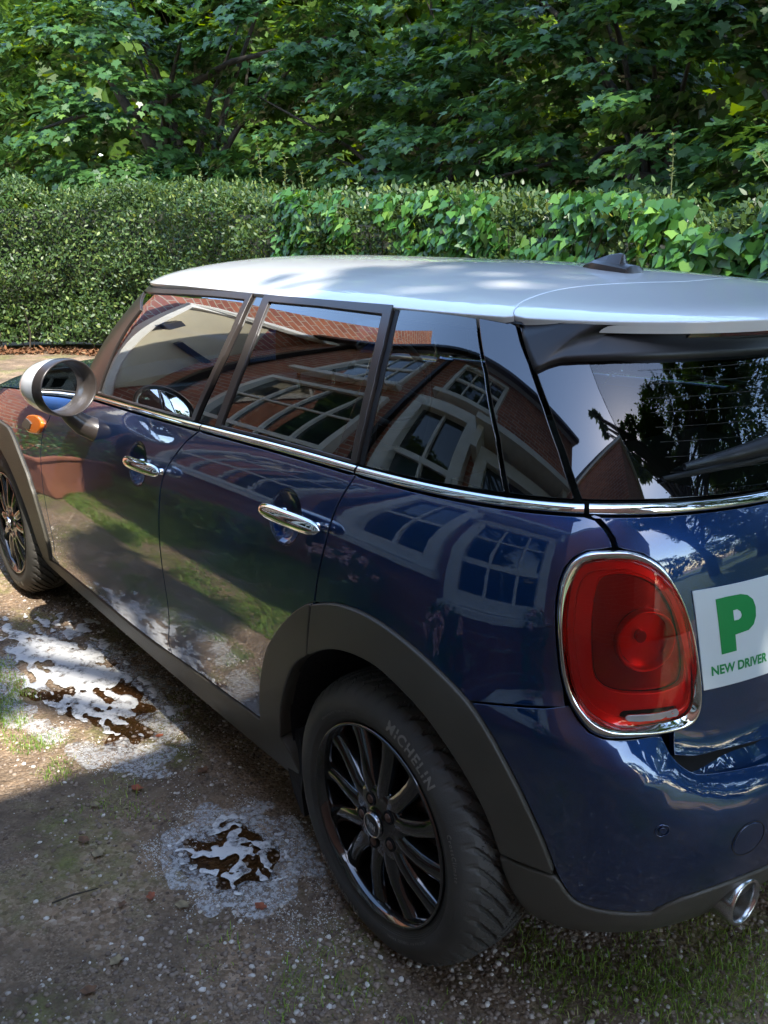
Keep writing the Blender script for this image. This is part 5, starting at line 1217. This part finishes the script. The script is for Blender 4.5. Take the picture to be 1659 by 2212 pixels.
def tree(name,base,h,lab,crowns,shape,size,nl,mat,seed,tiers=True,group=None,trunk_r=.16,face=None,limbs=5):
    """crowns: list of (centre, radii, share). leaves sit in tiered sprays over each crown's outer volume"""
    g=np.random.default_rng(seed);t=tag(empty(name,base),lab,'tree',group)
    b=Vector(base)
    top=Vector((crowns[0][0][0],crowns[0][0][1],crowns[0][0][2]+crowns[0][1][2]*.4))-b
    V,F=[],[];tube([Vector((0,0,-.1)),top*.25+Vector((g.uniform(-.15,.15),.1,0)),top*.55+Vector((g.uniform(-.2,.2),-.1,0)),top*.8,top],[trunk_r*1.3,trunk_r,trunk_r*.75,trunk_r*.4,trunk_r*.12],12,V,F)
    C=[];N=[];D=[]
    for (cc,rr,share) in crowns:
        cc=np.array(cc);rr=np.array(rr);ns=max(6,int(nl*share/42))
        u=g.normal(size=(ns,3));u/=np.linalg.norm(u,axis=1,keepdims=True);rad=g.uniform(.55,1.02,ns)**.6
        rad*=1+.16*np.sin(u[:,0]*5+seed)*np.sin(u[:,2]*7+u[:,1]*4)
        sc=cc+u*rr*rad[:,None]
        for k in range(min(limbs,ns)):
            e=Vector(sc[k])-b;st=top*g.uniform(.3,.8);tube([st,(st+e)*.5+Vector((0,0,.25)),e],[trunk_r*.4,trunk_r*.2,trunk_r*.05],7,V,F)
        m=42
        for i in range(ns):
            out=u[i].copy();out[2]*=.25;out/=np.linalg.norm(out)+1e-6
            p=g.normal(size=(m,3))*np.array([.34,.34,.085 if tiers else .26])*(rr.mean()*.24)
            p[:,2]-=.22*(p@out)*1.0 if tiers else 0
            C.append(sc[i]+p);nn=np.tile(np.array([0,0,1.])*1.0+out*.75,(m,1));N.append(nn);D.append(np.tile(out*1.0+np.array([0,0,-.55]),(m,1))+g.normal(0,.35,(m,3)))
    mk('trunk',V,F,'bark',t)
    C=np.vstack(C)-np.array(base);o=leaves('crown',C,np.vstack(D),np.vstack(N),size,shape,mat,t,seed);return t
# sycamores behind the hedge
G='trees behind the hedge'
tree('sycamore_tree',(2.4,-8.6,0),7,'sycamore with broad dark leaves hanging low over the right end of the hedge',[((.6,-6.6,2.4),(2.2,1.6,1.7),.35),((3.6,-6.9,2.5),(2.3,1.6,1.8),.38),((2.2,-7.6,4.2),(3.2,2.0,1.4),.3),((2.4,-5.6,1.9),(1.5,.8,.6),.12)],MAPLE,.15,15000,'maple',101,group=G)
tree('sycamore_tree',(6.2,-8.8,0),7,'dense sycamore with dark green leaves behind the middle of the hedge',[((5.6,-7.2,2.5),(2.3,1.6,1.8),.45),((7.6,-7.6,2.7),(2.3,1.6,1.9),.45),((6.4,-8.0,4.6),(3.2,2.0,1.4),.3)],MAPLE,.15,15000,'maple',102,group=G)
tree('sycamore_tree',(10.4,-9.0,0),7,'sycamore with drooping shaded branches left of the middle of the hedge',[((9.8,-7.4,2.4),(2.3,1.8,1.7),.4),((12.0,-7.4,2.6),(2.0,1.8,1.7),.3),((10.6,-8.2,4.4),(3.0,1.8,1.4),.35)],MAPLE,.155,15000,'maple',103,group=G)
tree('sycamore_tree',(15.0,-7.4,0),7,'large sycamore with a thick visible trunk and rounded crown at far left',[((16.4,-5.2,3.4),(2.4,1.9,2.6),.6),((14.4,-6.2,1.8),(2.2,1.5,1.0),.3),((13.4,-7.0,4.6),(2.0,1.5,1.2),.25)],MAPLE,.17,17000,'maple',104,group=G,trunk_r=.26)
tree('conifer_tree',(22.0,-3.4,0),9,'very dark conifer standing behind the left edge of the hedge',[((22.0,-3.4,4.6),(2.2,2.2,4.4),1.)],OVAL,.24,9000,'shade',105,group=G,trunk_r=.2)
# sunlit trees further back, seen as bright yellow-green through the gaps
G2='sunlit trees far behind'
for i,(x,y,h,lb) in enumerate([(3,-19,3.5,'sunlit yellow green tree glimpsed furthest to the right between the sycamores'),(10,-19,3.5,'sunlit yellow green tree glimpsed through the gaps in the middle sycamores'),(18,-17,3.8,'bright yellow green tree glimpsed beside the thick sycamore trunk'),(26,-13,4.2,'bright yellow green tree glimpsed beyond the leftmost sycamore'),(33,-5,4.5,'yellow green tree behind the dark conifer at the far left')]):
    tree('broadleaf_tree',(x,y,0),8,lb,[((x,y,h),(5.2,2.0,4.0),.65),((x+1,y,h+4.5),(4.2,2.2,2.6),.35)],MAPLE6,.36,9000,'maple_far',120+i,tiers=False,group=G2,trunk_r=.25,limbs=8)
g=np.random.default_rng(140);n=46000;a_=np.radians(g.uniform(-85,20,n));d_=g.uniform(30,36,n);C=np.stack([-1.3+d_*np.cos(a_),1.8+d_*np.sin(a_),g.uniform(0,1,n)**.8*14],1)
tag(leaves('far_woodland',C,g.normal(0,1,(n,3))+[0,0,-.5],np.tile([0,.3,.8],(n,1)),.85,MAPLE6,'maple_far',None,141,jit=.6),'distant sunlit woodland closing off the view','woodland',kind='stuff')
# tall trees behind and above the camera side: they shade the sycamores and the back of the car
G3='tall trees over the drive'
tree('shade_ash_tree',(-8.5,-3.6,0),12,'tall ash at the rear corner of the drive, mirrored in the rear window, leaf clumps added for shade',[((-6.0,.7,7.4),(1.8,1.6,1.0),.42),((-3.3,2.36,7.0),(.75,.10,.12),.035),((-6.8,-1.4,8.6),(2.4,2.0,1.6),.35),((-8.4,-3.0,6.0),(2.0,2.4,2.2),.3),((-4.6,-4.2,6.8),(1.9,1.7,1.6),.3)],OVAL,.22,17000,'shade',130,tiers=False,group=G3,trunk_r=.3,limbs=14)  # near crown and thin long clump shaped to cast shadows on roof and drive
tree('shade_ash_tree',(2.5,-12.5,0),14,'unseen tall ash added so its high crown shades the sycamores',[((-4.5,-5.8,12.4),(3.4,2.2,1.1),.24),((1.0,-5.6,12.6),(3.8,2.4,1.1),.28),((6.6,-5.4,12.8),(3.6,2.2,1.1),.22)],MAPLE6,.34,11000,'shade',131,tiers=False,group=G3,trunk_r=.35,limbs=14)  # out of view, added only to keep sun off the sycamores
tree('lime_tree',(-7.4,-6.4,0),9,'leafy lime tree beside the tall ash, mirrored in the right of the rear window',[((-5.8,-4.9,5.2),(3.0,2.0,2.9),.6),((-8.0,-5.5,3.2),(2.6,2.4,2.4),.4)],OVAL,.24,15000,'shade',170,tiers=False,group=G3,trunk_r=.26,limbs=8)
for i,(x,y,h,lb) in enumerate([(-17,-7,2.6,'bushy tree furthest from the house in the row behind the viewer'),(-19,-1,2.2,'low bushy tree in the middle of the row behind the viewer'),(-16,-14,3.2,'wide bushy tree at the hedge end of the row behind the viewer')]):
    tree('broadleaf_tree',(x,y,0),5,lb,[((x,y,h),(2.6,3.4,h*.95),1.)],MAPLE6,.32,4200,'shade',160+i,tiers=False,group='row of trees behind the viewer',trunk_r=.2,limbs=5)
# ---- hedge along the drive with ivy
HP=[(-3.4,-3.1),(1.5,-3.05),(5.5,-3.05),(9.4,-3.0),(10.7,-2.1),(11.6,-.2),(12.0,3.0)]
def hedge_at(s):
    L=[0]
    for a,b in zip(HP,HP[1:]):L.append(L[-1]+math.hypot(b[0]-a[0],b[1]-a[1]))
    s=np.asarray(s)*L[-1];x=np.interp(s,L,[p[0] for p in HP]);y=np.interp(s,L,[p[1] for p in HP])
    x2=np.interp(s+.05,L,[p[0] for p in HP]);y2=np.interp(s+.05,L,[p[1] for p in HP]);d=np.stack([x2-x,y2-y],1)+1e-9;d/=np.linalg.norm(d,axis=1,keepdims=True);return x,y,np.stack([-d[:,1],d[:,0]],1)*1.0
def hh_(x):return np.interp(x,[-5,1,4,7,9.5,12],[1.50,1.54,1.64,1.78,1.93,1.98])
hedge=tag(empty('hedge',(3,-3.4,0)),'long clipped green hedge running behind the car','hedge')
def hedge_pts(n,seed,front=.75,depth=.0,smin=0,smax=1):
    g=np.random.default_rng(seed);s=g.uniform(smin,smax,n);x,y,nn=hedge_at(s)
    H=hh_(x)+.08*nz(x,y,3,61)+.06*nz(x,y,11,62);f=g.uniform(0,1,n)<front;z=np.where(f,g.uniform(.06,1,n)*H,H+np.abs(g.normal(0,.06,n))-.03);back=np.where(f,-.10*nz(x*3,z*4,1.2,63)-depth+g.normal(0,.035,n)-.12*np.clip(z/H-.85,0,1)*4*.5,-g.uniform(0,.9,n))
    C=np.stack([x+nn[:,0]*back,y+nn[:,1]*back,z],1);N=np.where(f[:,None],np.stack([nn[:,0],nn[:,1],np.full(n,.55)],1),np.stack([nn[:,0]*.3,nn[:,1]*.3,np.full(n,1.)],1));return C,N
o_=np.array([3,-3.4,0])
C,N=hedge_pts(120000,64,.78,smin=0.);g=np.random.default_rng(65);D_=g.normal(0,.8,(len(C),3))+[0,0,.5]+N*.5
leaves('foliage',C-o_,D_,N,.056,OVAL,'hedge',hedge,66,jit=.5)
# dense twig mass inside, coloured near black for the shaded interior
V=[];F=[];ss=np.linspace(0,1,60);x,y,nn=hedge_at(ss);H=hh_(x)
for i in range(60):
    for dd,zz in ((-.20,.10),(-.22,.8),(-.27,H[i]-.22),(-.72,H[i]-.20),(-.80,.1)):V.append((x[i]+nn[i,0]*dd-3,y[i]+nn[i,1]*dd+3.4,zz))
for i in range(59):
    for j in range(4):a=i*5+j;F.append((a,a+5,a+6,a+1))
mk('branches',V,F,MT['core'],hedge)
V,F=[],[]
for i in range(60):
    s=.45+.55*random.random();x,y,nn=hedge_at(np.array([s]));x=float(x[0]);y=float(y[0]);V,F=[],[];tube([(x-3+nn[0,0]*-.1,y+3.4+nn[0,1]*-.1,0),(x-3+random.uniform(-.1,.1),y+3.4+nn[0,1]*-.04,.25),(x-3+random.uniform(-.2,.2),y+3.4+nn[0,1]*-.02,.5)],[.012,.009,.005],5,V,F);mk('stem',V,F,MT['bark'],hedge)
def ivy(x0,x1,n,lab,seed,zlo,zhi,size=.095,dens=1.):
    g=np.random.default_rng(seed);L=sum(math.hypot(b[0]-a[0],b[1]-a[1]) for a,b in zip(HP,HP[1:]))
    x=g.uniform(x0,x1,n*3);H=hh_(x);z=g.uniform(0,1,n*3)*(zhi-zlo)+zlo;z=z*H
    k=g.uniform(0,1,n*3)<np.clip(.55+.8*nz(x,z*1.3,3.2,seed),0,1);x,z,H=x[k][:n],z[k][:n],H[k][:n];n=len(x)
    y=-3.03+.05*nz(x*2,z*3,1.5,seed+1)+g.uniform(0,.10,n)-.6*np.clip(z-H,0,.5)
    t=tag(empty('ivy_plant',((x0+x1)/2,-3.0,0)),lab,'ivy','ivy plants on the hedge');o=np.array([(x0+x1)/2,-3.0,0])
    C=np.stack([x,y,z],1);N=np.tile([0,.85,.55],(n,1));D_=np.tile([0,.35,-.9],(n,1))+g.normal(0,.28,(n,3));leaves('leaves',C-o,D_,N,size,IVY,'ivy',t,seed+2,jit=.30)
    V,F=[],[]
    for i in range(14):
        xx=g.uniform(x0,x1)-o[0];tube([(xx,-.02,.1),(xx+g.uniform(-.2,.2),.02,.9),(xx+g.uniform(-.4,.4),.02,1.5)],[.012,.008,.003],5,V,F)
    mk('vines',V,F,'bark',t)
ivy(4.8,6.7,1600,'bright ivy patch with medium leaves on the hedge above the front of the car roof',71,.45,1.06,.085)
ivy(2.4,4.7,1900,'yellowish green ivy hanging over the hedge top behind the middle of the car roof',74,.70,1.08,.085)
ivy(.0,2.4,2300,'ivy with the largest heart shaped leaves on the hedge behind the roof antenna',77,.35,1.06,.105)
ivy(-2.0,.1,1200,'ivy with broad leaves at the extreme right of the hedge',80,.3,1.05,.105)
# tall weeds and bramble shoots that stick out of the hedge
def weed(x,h,lab,seed,lean=.1,colr='weed',ls=.035,y=-3.25):
    g=np.random.default_rng(seed);z0=float(hh_(x))-.25;pts=[(0,0,0),(lean*.3,.02,h*.45),(lean*.7,.02,h*.8),(lean*1.2,.03,h)]
    t=tag(empty('weed_stalk',(x,y,z0)),lab,'weed','tall weeds growing out of the hedge');V,F=[],[];tube(pts,[.005,.004,.003,.0015],5,V,F);mk('stem',V,F,'stem',t)
    n=int(h*60);s=g.uniform(.3,1,n);C=np.stack([np.interp(s,[0,.45,.8,1],[p[0] for p in pts]),np.interp(s,[0,.45,.8,1],[p[1] for p in pts]),s*h],1)
    a=g.uniform(0,6.28,n);D_=np.stack([np.cos(a),np.sin(a),.5+0*a],1);leaves('leaves',C,D_,np.tile([0,.3,1.],(n,1)),ls,OVAL,colr,t,seed,jit=.3)
for i,(x,h,l,c,lb) in enumerate([(7.3,.85,.08,'weed','tallest pale weed stalk left of the two shorter ones above the front of the car'),(6.9,.70,-.05,'weed','pale feathery weed just right of the tallest left hand stalk'),(6.5,.6,.1,'weed','short pale weed stalk above the left end of the bright ivy'),(8.6,.6,.12,'weed','short leafy weed standing left of the pale stalks'),(2.35,.72,.02,'weed','upright yellowish shoot standing alone near the middle right of the hedge top'),(1.55,.62,.22,'weed','pale arching shoot leaning left behind the roof antenna'),(1.35,.58,.16,'weed','slender pale shoot in the middle of three behind the antenna'),(1.15,.72,-.02,'weed','upright pale shoot furthest right of the three behind the antenna'),(10.2,.55,-.2,'weed','drooping leafy shoot at the far left of the hedge top')]):
    weed(x,h,lb,200+i,l,c)
# leaf litter strip at the foot of the hedge
MT['litter']=leafmat('leaf_litter',(.07,.035,.018),(.20,.09,.04),0,.9,.2,(.28,.19,.10))
g=np.random.default_rng(90);s=g.uniform(.45,1,9000);x,y,nn=hedge_at(s);b=g.uniform(-.1,.32,9000);C=np.stack([x+nn[:,0]*b,y+nn[:,1]*b,g.uniform(.005,.04,9000)],1)
tag(leaves('leaf_litter',C,g.normal(0,1,(9000,3))*[1,1,.25],np.tile([0,0,1.],(9000,1)),.06,OVAL,'litter',None,91,jit=.4),'brown leaf litter along the foot of the hedge','leaf litter',kind='stuff')
# ---- the house beside the drive (seen mirrored in the car)
house=tag(empty('brick_house',(2.0,5.0,0)),'red brick house with white sash windows and cream gable mirrored in the car','house')
HO=Vector((2.0,5.0,0))
def hb(name,L,mat,parent=house,bevel=0):
    return boxes(name,[((c[0]-HO.x,c[1]-HO.y,c[2]),s,*(r,) ) for c,s,r in L],mat,parent,bevel)
# main wall facing the car (in its own shade)
hb('wall',[((2.0,2.85,2.1),(7.2,.6,4.2),0)],'brick')
# forward wing, its gable wall turned to the sun
pr_=[(1.12,0),(5.2,0),(5.2,6.6),(3.0,6.6),(1.12,2.9)];V=[(5.6-HO.x,a-HO.y,b) for a,b in pr_]+[(9.0-HO.x,a-HO.y,b) for a,b in pr_];n=5
mk('wing_wall',V,[tuple(range(5)),tuple(range(9,4,-1))]+[(i,i+5,(i+1)%5+5,(i+1)%5) for i in range(5)],'brick',house,smooth=False)
V=[(-3.75,-2.62,4.24),(3.6,-2.62,4.24),(3.6,.2,5.6),(-3.75,.2,5.6)];V+=[(a,b,c+.08) for a,b,c in V]
mk('roof',V,[(0,1,2,3),(7,6,5,4),(0,4,5,1),(1,5,6,2),(2,6,7,3),(3,7,4,0)],'slate',house,smooth=False)
hb('gutter',[((1.9,2.36,4.2),(7.2,.11,.10),0)],'pipe')
hb('drainpipe',[((2.25,2.49,2.1),(.085,.085,4.2),0)],'pipe');hb('drainpipe',[((5.0,2.49,2.1),(.085,.085,4.2),0)],'pipe')
# cream rendered panel with a white raking board on the wing
gp_=[(2.55,1.7),(2.6,3.2),(2.1,3.8),(1.42,3.1),(1.95,2.0),(2.3,1.35)];n=6
V=[(5.565-HO.x,a-HO.y,b) for a,b in gp_]+[(5.62-HO.x,a-HO.y,b) for a,b in gp_]
mk('rendered_panel',V,[tuple(range(6)),tuple(range(11,5,-1))]+[(i,(i+1)%6,(i+1)%6+6,i+6) for i in range(6)],'render',house,smooth=False)
V,F=[],[];tube([(5.54-HO.x,2.5-HO.y,.7),(5.54-HO.x,2.3-HO.y,1.2),(5.54-HO.x,1.95-HO.y,2.0),(5.54-HO.x,1.42-HO.y,3.1),(5.54-HO.x,2.1-HO.y,3.85),(5.54-HO.x,2.7-HO.y,4.4)],.075,6,V,F);mk('raking_board',V,F,'wframe',house,smooth=False)
hb('wall_lamp',[((5.5,1.75,2.75),(.16,.12,.2),0)],'pipe');hb('sign_bracket',[((5.5,2.35,2.6),(.1,.5,.08),0)],'pipe')
def window(cx,cy,cz,w,h,nx,ny,face,depth=.12,t=.10,b=.03,mid=None):
    L=[]
    def bx(u,v,du,dv,dd,of):
        if face=='y':return ((cx+u,cy-of,cz+v),(du,dd,dv),0)
        return ((cx-of,cy+u,cz+v),(dd,du,dv),0)
    L+=[bx(-w/2,0,t,h,depth,0),bx(w/2,0,t,h,depth,0),bx(0,h/2-t/2,w-t,t,depth,0),bx(0,-h/2+t/2,w-t,t,depth,0),bx(0,-h/2-.05,w+.25,.08,depth+.1,.04)]
    for i in range(1,nx):L.append(bx(-w/2+w*i/nx,0,b if i!=mid else t,h-2*t,depth*.4,0))
    for j in range(1,ny):L.append(bx(0,-h/2+h*j/ny,w-t,b+(.035 if j==ny//2 else 0),depth*.45,0))
    f=hb('window',L,'wframe');hb('pane',[bx(0,0,w-t,h-2*t,.012,-.01)],'pane',f)
window(3.45,2.53,1.75,1.65,1.75,4,3,'y',t=.07);window(1.30,2.50,1.80,1.15,1.95,2,2,'y',.22,.19,.045);window(-.35,2.50,1.45,1.45,1.85,3,3,'y',.22,.18,.05)
window(3.45,2.53,3.45,1.4,1.0,3,2,'y',t=.07);window(1.1,2.53,3.5,1.2,.95,3,2,'y',t=.08)
hb('door_hood',[((-.35,2.35,2.55),(1.9,.5,.10),0),((-1.2,2.4,2.35),(.10,.4,.35),0),((.5,2.4,2.35),(.10,.4,.35),0)],'wframe')
# unseen outbuilding, put in so its eave throws the straight shadow across the drive
ob=tag(empty('shade_outbuilding',(-5.55,4.05,0)),'tall red brick outbuilding added unseen behind the viewer to shade the back of the drive','building')
boxes('wall',[((0,0,2.3),(5.4,5.4,4.6))],'brick',ob);boxes('eave',[((0,0,4.66),(5.56,5.56,.12))],'wframe',ob)
mk('roof',[(-2.78,-2.78,4.72),(2.78,-2.78,4.72),(2.78,2.78,4.72),(-2.78,2.78,4.72),(-2.78,0,4.95),(2.78,0,4.95)],[(0,1,5,4),(2,3,4,5),(1,2,5),(3,0,4),(3,2,1,0)],'slate',ob,smooth=False)
# planter trough, rose bush, border plants by the house
pt=tag(empty('terracotta_planter',(4.0,1.55,0)),'long terracotta trough planted with trailing herbs on the lit side of the drive','planter')
V=[];F=[];sec=[(.42,.13,0),(.47,.165,.30),(.49,.185,.31),(.49,.185,.345),(.45,.15,.345),(.44,.14,.30)]
for hx,hy,z in sec:V+=[(-hx,-hy,z),(hx,-hy,z),(hx,hy,z),(-hx,hy,z)]
for i in range(5):
    for j in range(4):a=i*4+j;b=i*4+(j+1)%4;F.append((a,b,b+4,a+4))
F.append((0,3,2,1));tr_=mk('trough',V,F,'terra',pt,smooth=False);md=tr_.modifiers.new('b','BEVEL');md.width=.012;md.segments=3
boxes('soil',[((0,0,.30),(.88,.28,.03))],'soil',pt)
g=np.random.default_rng(95);n=900;C=np.stack([g.uniform(-.44,.44,n),g.uniform(-.17,.17,n),.33+abs(g.normal(0,.09,n))],1);leaves('herbs',C,g.normal(0,.6,(n,3))+[0,0,.6],np.tile([0,0,1.],(n,1)),.035,OVAL,'ivy',pt,96,jit=.5)
pt.rotation_euler=(0,0,R(55))
def bush(name,x,y,h,r,n,lab,seed,flowers=0,mat='ivy',size=.05):
    g=np.random.default_rng(seed);t=tag(empty(name,(x,y,0)),lab,'bush' if flowers else 'plant','garden plants along the house');V,F=[],[]
    for i in range(9):
        a=g.uniform(0,6.28);rr=g.uniform(.3,.9)*r;tube([(0,0,0),(rr*.4*math.cos(a),rr*.4*math.sin(a),h*.5),(rr*math.cos(a),rr*math.sin(a),h*g.uniform(.7,1))],[.009,.006,.003],5,V,F)
    mk('stems',V,F,'stem',t);u=g.normal(size=(n,3));u/=np.linalg.norm(u,axis=1,keepdims=True);C=u*np.array([r,r,h*.42])*(g.uniform(.3,1,n)**.4)[:,None]+[0,0,h*.58]
    leaves('leaves',C,u+[0,0,.3],u+[0,0,.6],size,OVAL,mat,t,seed+1,jit=.4)
    for k in range(flowers):
        u=g.normal(size=3);u/=np.linalg.norm(u);u[2]=abs(u[2]);u[1]=-abs(u[1]);c=u*np.array([r,r,h*.42])*1.05+[0,0,h*.58];m=26
        q=g.normal(size=(m,3));q/=np.linalg.norm(q,axis=1,keepdims=True);leaves('flower',c+q*.018,q,q,.045,MAPLE6,'petal',t,seed+5+k,jit=.2)
bush('rose_bush',1.55,2.25,.62,.26,700,'rose bush with pale pink blooms under the tall sash window',301,16)
bush('rose_bush',.35,2.2,.50,.22,500,'lower rose bush with pale pink blooms just left of the doorway',311,10)
bush('rose_bush',-.95,2.25,.70,.22,500,'rose bush with pale pink blooms behind the viewer',351,9)
bush('garden_plant',2.7,2.15,.45,.28,900,'bright green leafy plant at the foot of the wall below the wide window',321,0,'grass',.06)
bush('garden_plant',4.9,2.1,.9,.30,900,'tall green plant between the planter and the wing of the house',331,0,'grass',.07)
bush('garden_plant',3.5,2.2,.30,.30,700,'low spreading plant against the wall beside the planter',341,0,'grass',.05)
# a strip of rough grass along the foot of the wall
P=scatter(9000,lambda x,y:np.clip(nz(x,y,5,55)+.8,0,1),(1.0,5.5),(1.75,2.5),56)
tag(blades('grass',P,.03,.10,.006,'grass',57,1.0),'longer green grass along the foot of the house wall','grass',kind='stuff')
